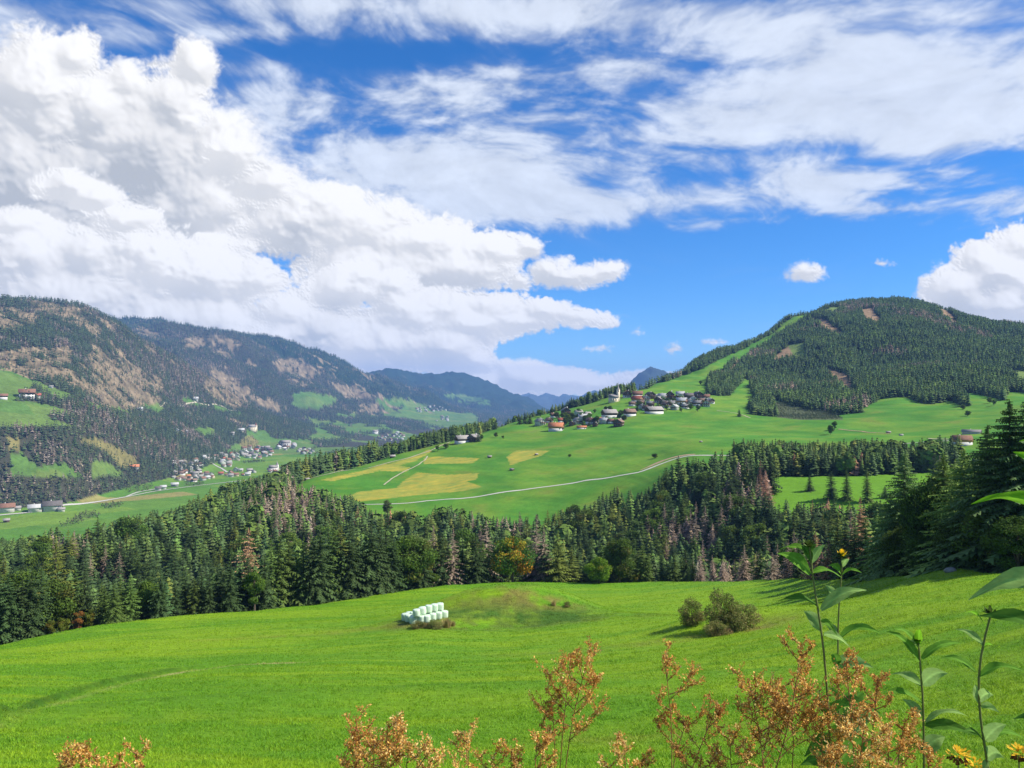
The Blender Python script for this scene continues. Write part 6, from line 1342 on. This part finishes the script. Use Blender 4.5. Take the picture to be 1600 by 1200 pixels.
PAN = [
 ((878, 1240), (922, 1018), 72, 150, 2.1, 0, 'tall airy brown seed head, alone between the bales and the dry bushes'), ((872, 1240), (893, 1020), 30, 95, 2.15, 0, 'slim pale brown spike on the left side of the tall airy seed head'), ((868, 1240), (862, 1095), 28, 90, 2.1, 2, 'dark brown short spike at the left foot of the tall airy seed head'),
 ((1048, 1250), (1037, 1024), 60, 85, 2.2, 0, 'slender brown seed head with a bare dark stem, fourth from the right cluster'), ((1060, 1250), (1122, 1098), 34, 85, 2.1, 2, 'dark arched spike leaning right beside the slender seed head'), ((1040, 1250), (1075, 1120), 60, 60, 2.2, 2, 'low dark brown seed head under the slender one'),
 ((1200, 1250), (1170, 1066), 95, 135, 2.0, 0, 'broad bushy orange brown seed head, left part of the big right cluster'), ((1195, 1250), (1252, 1006), 80, 190, 2.05, 0, 'tallest orange brown seed head of the right cluster, left of the tallest green plant'), ((1230, 1250), (1225, 1070), 60, 110, 2.2, 0, 'dense brown seed head behind the tallest orange one'),
 ((1340, 1250), (1322, 1034), 60, 115, 2.1, 0, 'orange brown seed head right of the tallest green stem'), ((1352, 1250), (1372, 1058), 36, 90, 2.1, 2, 'dark brown spike right of the orange one by the tallest green stem'), ((1335, 1260), (1350, 1130), 75, 90, 1.95, 1, 'pale golden bushy seed head at the bottom under the budding plants'),
 ((1405, 1260), (1415, 1125), 52, 90, 2.1, 0, 'brown seed head at the bottom left of the shorter budding plant'), ((1380, 1260), (1388, 1150), 50, 70, 2.0, 0, 'small brown seed head between the golden one and the shorter budding plant'), ((1450, 1270), (1452, 1178), 46, 60, 2.0, 0, 'lowest brown seed head under the shorter budding plant'),
 ((575, 1260), (556, 1122), 50, 110, 1.9, 0, 'brown seed head at the bottom left of centre, leftmost and tallest there'), ((600, 1260), (607, 1130), 60, 110, 1.9, 1, 'golden seed head second in the bottom left of centre group'), ((625, 1260), (640, 1160), 70, 80, 1.85, 1, 'golden bushy seed head third in the bottom left of centre group'),
 ((585, 1260), (585, 1158), 60, 70, 1.85, 0, 'low brown seed head between the first two of the bottom group'), ((668, 1260), (672, 1190), 44, 50, 1.9, 1, 'low golden seed head at the right end of the bottom left of centre group'), ((735, 1260), (732, 1150), 50, 75, 2.0, 1, 'golden pointed seed head alone at the bottom, left of the middle'),
 ((770, 1260), (770, 1182), 52, 50, 2.0, 0, 'low brown seed head right of the golden pointed one'), ((805, 1260), (800, 1170), 40, 60, 2.0, 0, 'small brown seed head left of the taller bottom middle one'), ((838, 1260), (840, 1148), 56, 80, 2.0, 0, 'brown seed head at the bottom middle, left of the tall airy one'),
 ((980, 1260), (976, 1158), 46, 65, 2.0, 1, 'golden seed head at the bottom between the tall airy and the slender one'), ((1005, 1270), (1003, 1188), 36, 40, 2.0, 0, 'tiny brown seed head right of the golden one at the bottom'), ((1145, 1260), (1140, 1140), 66, 95, 2.05, 0, 'brown seed head low at the left foot of the broad bushy one'),
 ((1095, 1270), (1095, 1185), 60, 50, 2.0, 2, 'low dark seed head at the bottom left of the broad bushy one'), ((155, 1270), (152, 1180), 62, 40, 2.0, 0, 'low brown seed head at the bottom left, the broader one'), ((215, 1270), (213, 1176), 34, 45, 2.0, 0, 'low brown seed head at the bottom left, the right one'), ((112, 1270), (112, 1188), 24, 30, 2.0, 0, 'smallest brown seed head at the bottom left, the left one'),
 ((1290, 1260), (1285, 1120), 60, 100, 2.1, 0, 'brown seed head in front of the foot of the tallest green stem'), ((1320, 1260), (1300, 1180), 60, 60, 1.9, 0, 'low brown seed head at the foot of the tallest green stem')]
for k, a in enumerate(PAN): panicle(a[6], a[0], a[1], a[2], a[3], a[4], a[5], 100 + k)
def yellow_flower(px, py, d, wpx, label, seed):
    c = at(px, py, d); foot = np.array([c[0], c[1], float(ground(c[0], c[1]))]); t = thing('yellow_flower', label, 'flower', tuple(foot), 0, 'yellow flowers at the bottom right'); rn = np.random.default_rng(seed)
    g = Geo(); g.tube([np.zeros(3), (c - foot) * .5 + (.01, 0, 0), c - foot - (0, 0, .01)], [.003, .0025, .002], 6); link('stem', g.mesh('stem', M_STEM, True, False), t)
    R_ = wpx * d / F / 2; g = Geo()
    for k in range(46):
        a = rn.uniform(0, 6.28); q = R_ * rn.uniform(.15, 1); e = c - foot + np.array([math.cos(a) * q, math.sin(a) * q, rn.uniform(-.004, .012)]); dr = np.array([math.cos(a), math.sin(a), rn.uniform(-.1, .9)]); dr /= np.linalg.norm(dr); sd = np.cross(dr, (0, 0, 1)); sd /= np.linalg.norm(sd) + 1e-9; z = rn.uniform(.006, .010)
        g.add([e, e + dr * z - sd * z * .45, e + dr * z * 1.8, e + dr * z + sd * z * .45], [(0, 1, 2, 3)], np.array((0.85, 0.52, 0.02)) * rn.uniform(.7, 1.1))
    link('petals', g.mesh('petals', M_PETAL), t)
    g = Geo()
    for k in range(30):
        a = rn.uniform(0, 6.28); q = R_ * rn.uniform(.3, 1.1); e = c - foot + np.array([math.cos(a) * q, math.sin(a) * q, -.008]); g.add([e, e + (.006, 0, -.008), e + (0, .006, -.012)], [(0, 1, 2)], (0.10, 0.05, 0.02))
    link('calyx', g.mesh('calyx', M_SEED), t)
yellow_flower(1497, 1180, 2.3, 24, 'yellow flower head at the bottom right, left and largest of three', 1); yellow_flower(1592, 1176, 2.3, 18, 'yellow flower head at the right border corner', 2); yellow_flower(1524, 1198, 2.3, 18, 'yellow flower head cut by the bottom border', 3)

# ------------------------------------------------------------------ grass blades on the near meadow
def grass():
    g = np.random.default_rng(12); P = []
    for r0, r1, dens in ((20, 34, 46), (34, 52, 28), (52, 80, 15), (80, 125, 8), (125, 185, 4), (185, 245, 2)):
        A = math.radians(80) / 2 * (r1 ** 2 - r0 ** 2); n = int(A * dens); r = np.sqrt(g.uniform(r0 ** 2, r1 ** 2, n)); a = np.radians(g.uniform(-40, 40, n)); P.append(np.stack([r * np.sin(a), r * np.cos(a), r], -1))
    P = np.concatenate(P); k = P[:, 2] < look_edge(P[:, 0], P[:, 1]) - 1; P = P[k]; n = len(P); z = ground(P[:, 0], P[:, 1]); sc = 0.8 + P[:, 2] / 55
    clump = sstep(fbm(P[:, 0] / 2.5, P[:, 1] / 2.5, 3, 701), -.4, .5)
    NB = 4; a = g.uniform(0, 6.28, (n, NB)); h = (0.05 + 0.07 * clump[:, None] * g.uniform(.5, 1.3, (n, NB))) * np.minimum(sc, 1.6)[:, None]; w = 0.011 * sc[:, None] * g.uniform(.7, 1.3, (n, NB)); sp = 0.07 * sc[:, None]
    b = np.stack([P[:, 0:1] + sp * np.cos(a * 3.3), P[:, 1:2] + sp * np.sin(a * 5.1), np.broadcast_to(z[:, None], (n, NB)) - .01], -1); s = np.stack([np.cos(a), np.sin(a), 0 * a], -1) * w[..., None]
    ln = np.stack([g.normal(0, .6, (n, NB)) * h, g.normal(0, .6, (n, NB)) * h, h], -1); V = np.stack([b - s, b + s, b + ln], 2).reshape(-1, 3)
    i = np.clip(np.searchsorted(AZ, np.degrees(np.arctan2(P[:, 0], P[:, 1]))), 0, len(AZ) - 1); j = np.clip(np.searchsorted(RR, P[:, 2]), 0, len(RR) - 1); c = COVER[i, j]
    c = c[:, None, :] * 1.22 * (1 + g.normal(0, .17, (n, NB, 1))) + g.random((n, NB, 1)) ** 4 * np.array([.10, .09, .0]); C = np.repeat(c.reshape(-1, 3), 3, 0)
    o = link('grass', new_mesh('grass', V, np.arange(len(V)).reshape(-1, 3), mat('grass_blades', attr='cover', rough=.6, spec=.2, translucent=.3), np.clip(C, .004, 1))); tag(o, 'short bright green grass of the sloping meadow', 'grass', kind='stuff')
def look_edge(x, y): return np.interp(np.degrees(np.arctan2(x, y)), AZ, EDGE_R[:, 0])
grass()

# ------------------------------------------------------------------ the air
def haze():
    g = Geo(); g.box(-19100, 19100, -19100, 19100, float(GZ.min()) - 5, float(GZ.max()) + 40)
    m = bpy.data.materials.new('haze_air'); m.use_nodes = True; nt = m.node_tree; nt.nodes.clear(); out = nt.nodes.new('ShaderNodeOutputMaterial'); v = nt.nodes.new('ShaderNodeVolumePrincipled')
    v.inputs['Density'].default_value = 5.8e-5; v.inputs['Color'].default_value = (0.27, 0.51, 1.0, 1); v.inputs['Anisotropy'].default_value = 0.0
    nt.links.new(v.outputs[0], out.inputs['Volume'])
    tag(link('haze', g.mesh('haze', m, colors=False)), 'faint blue haze filling the valley air', 'haze', kind='stuff')
haze()
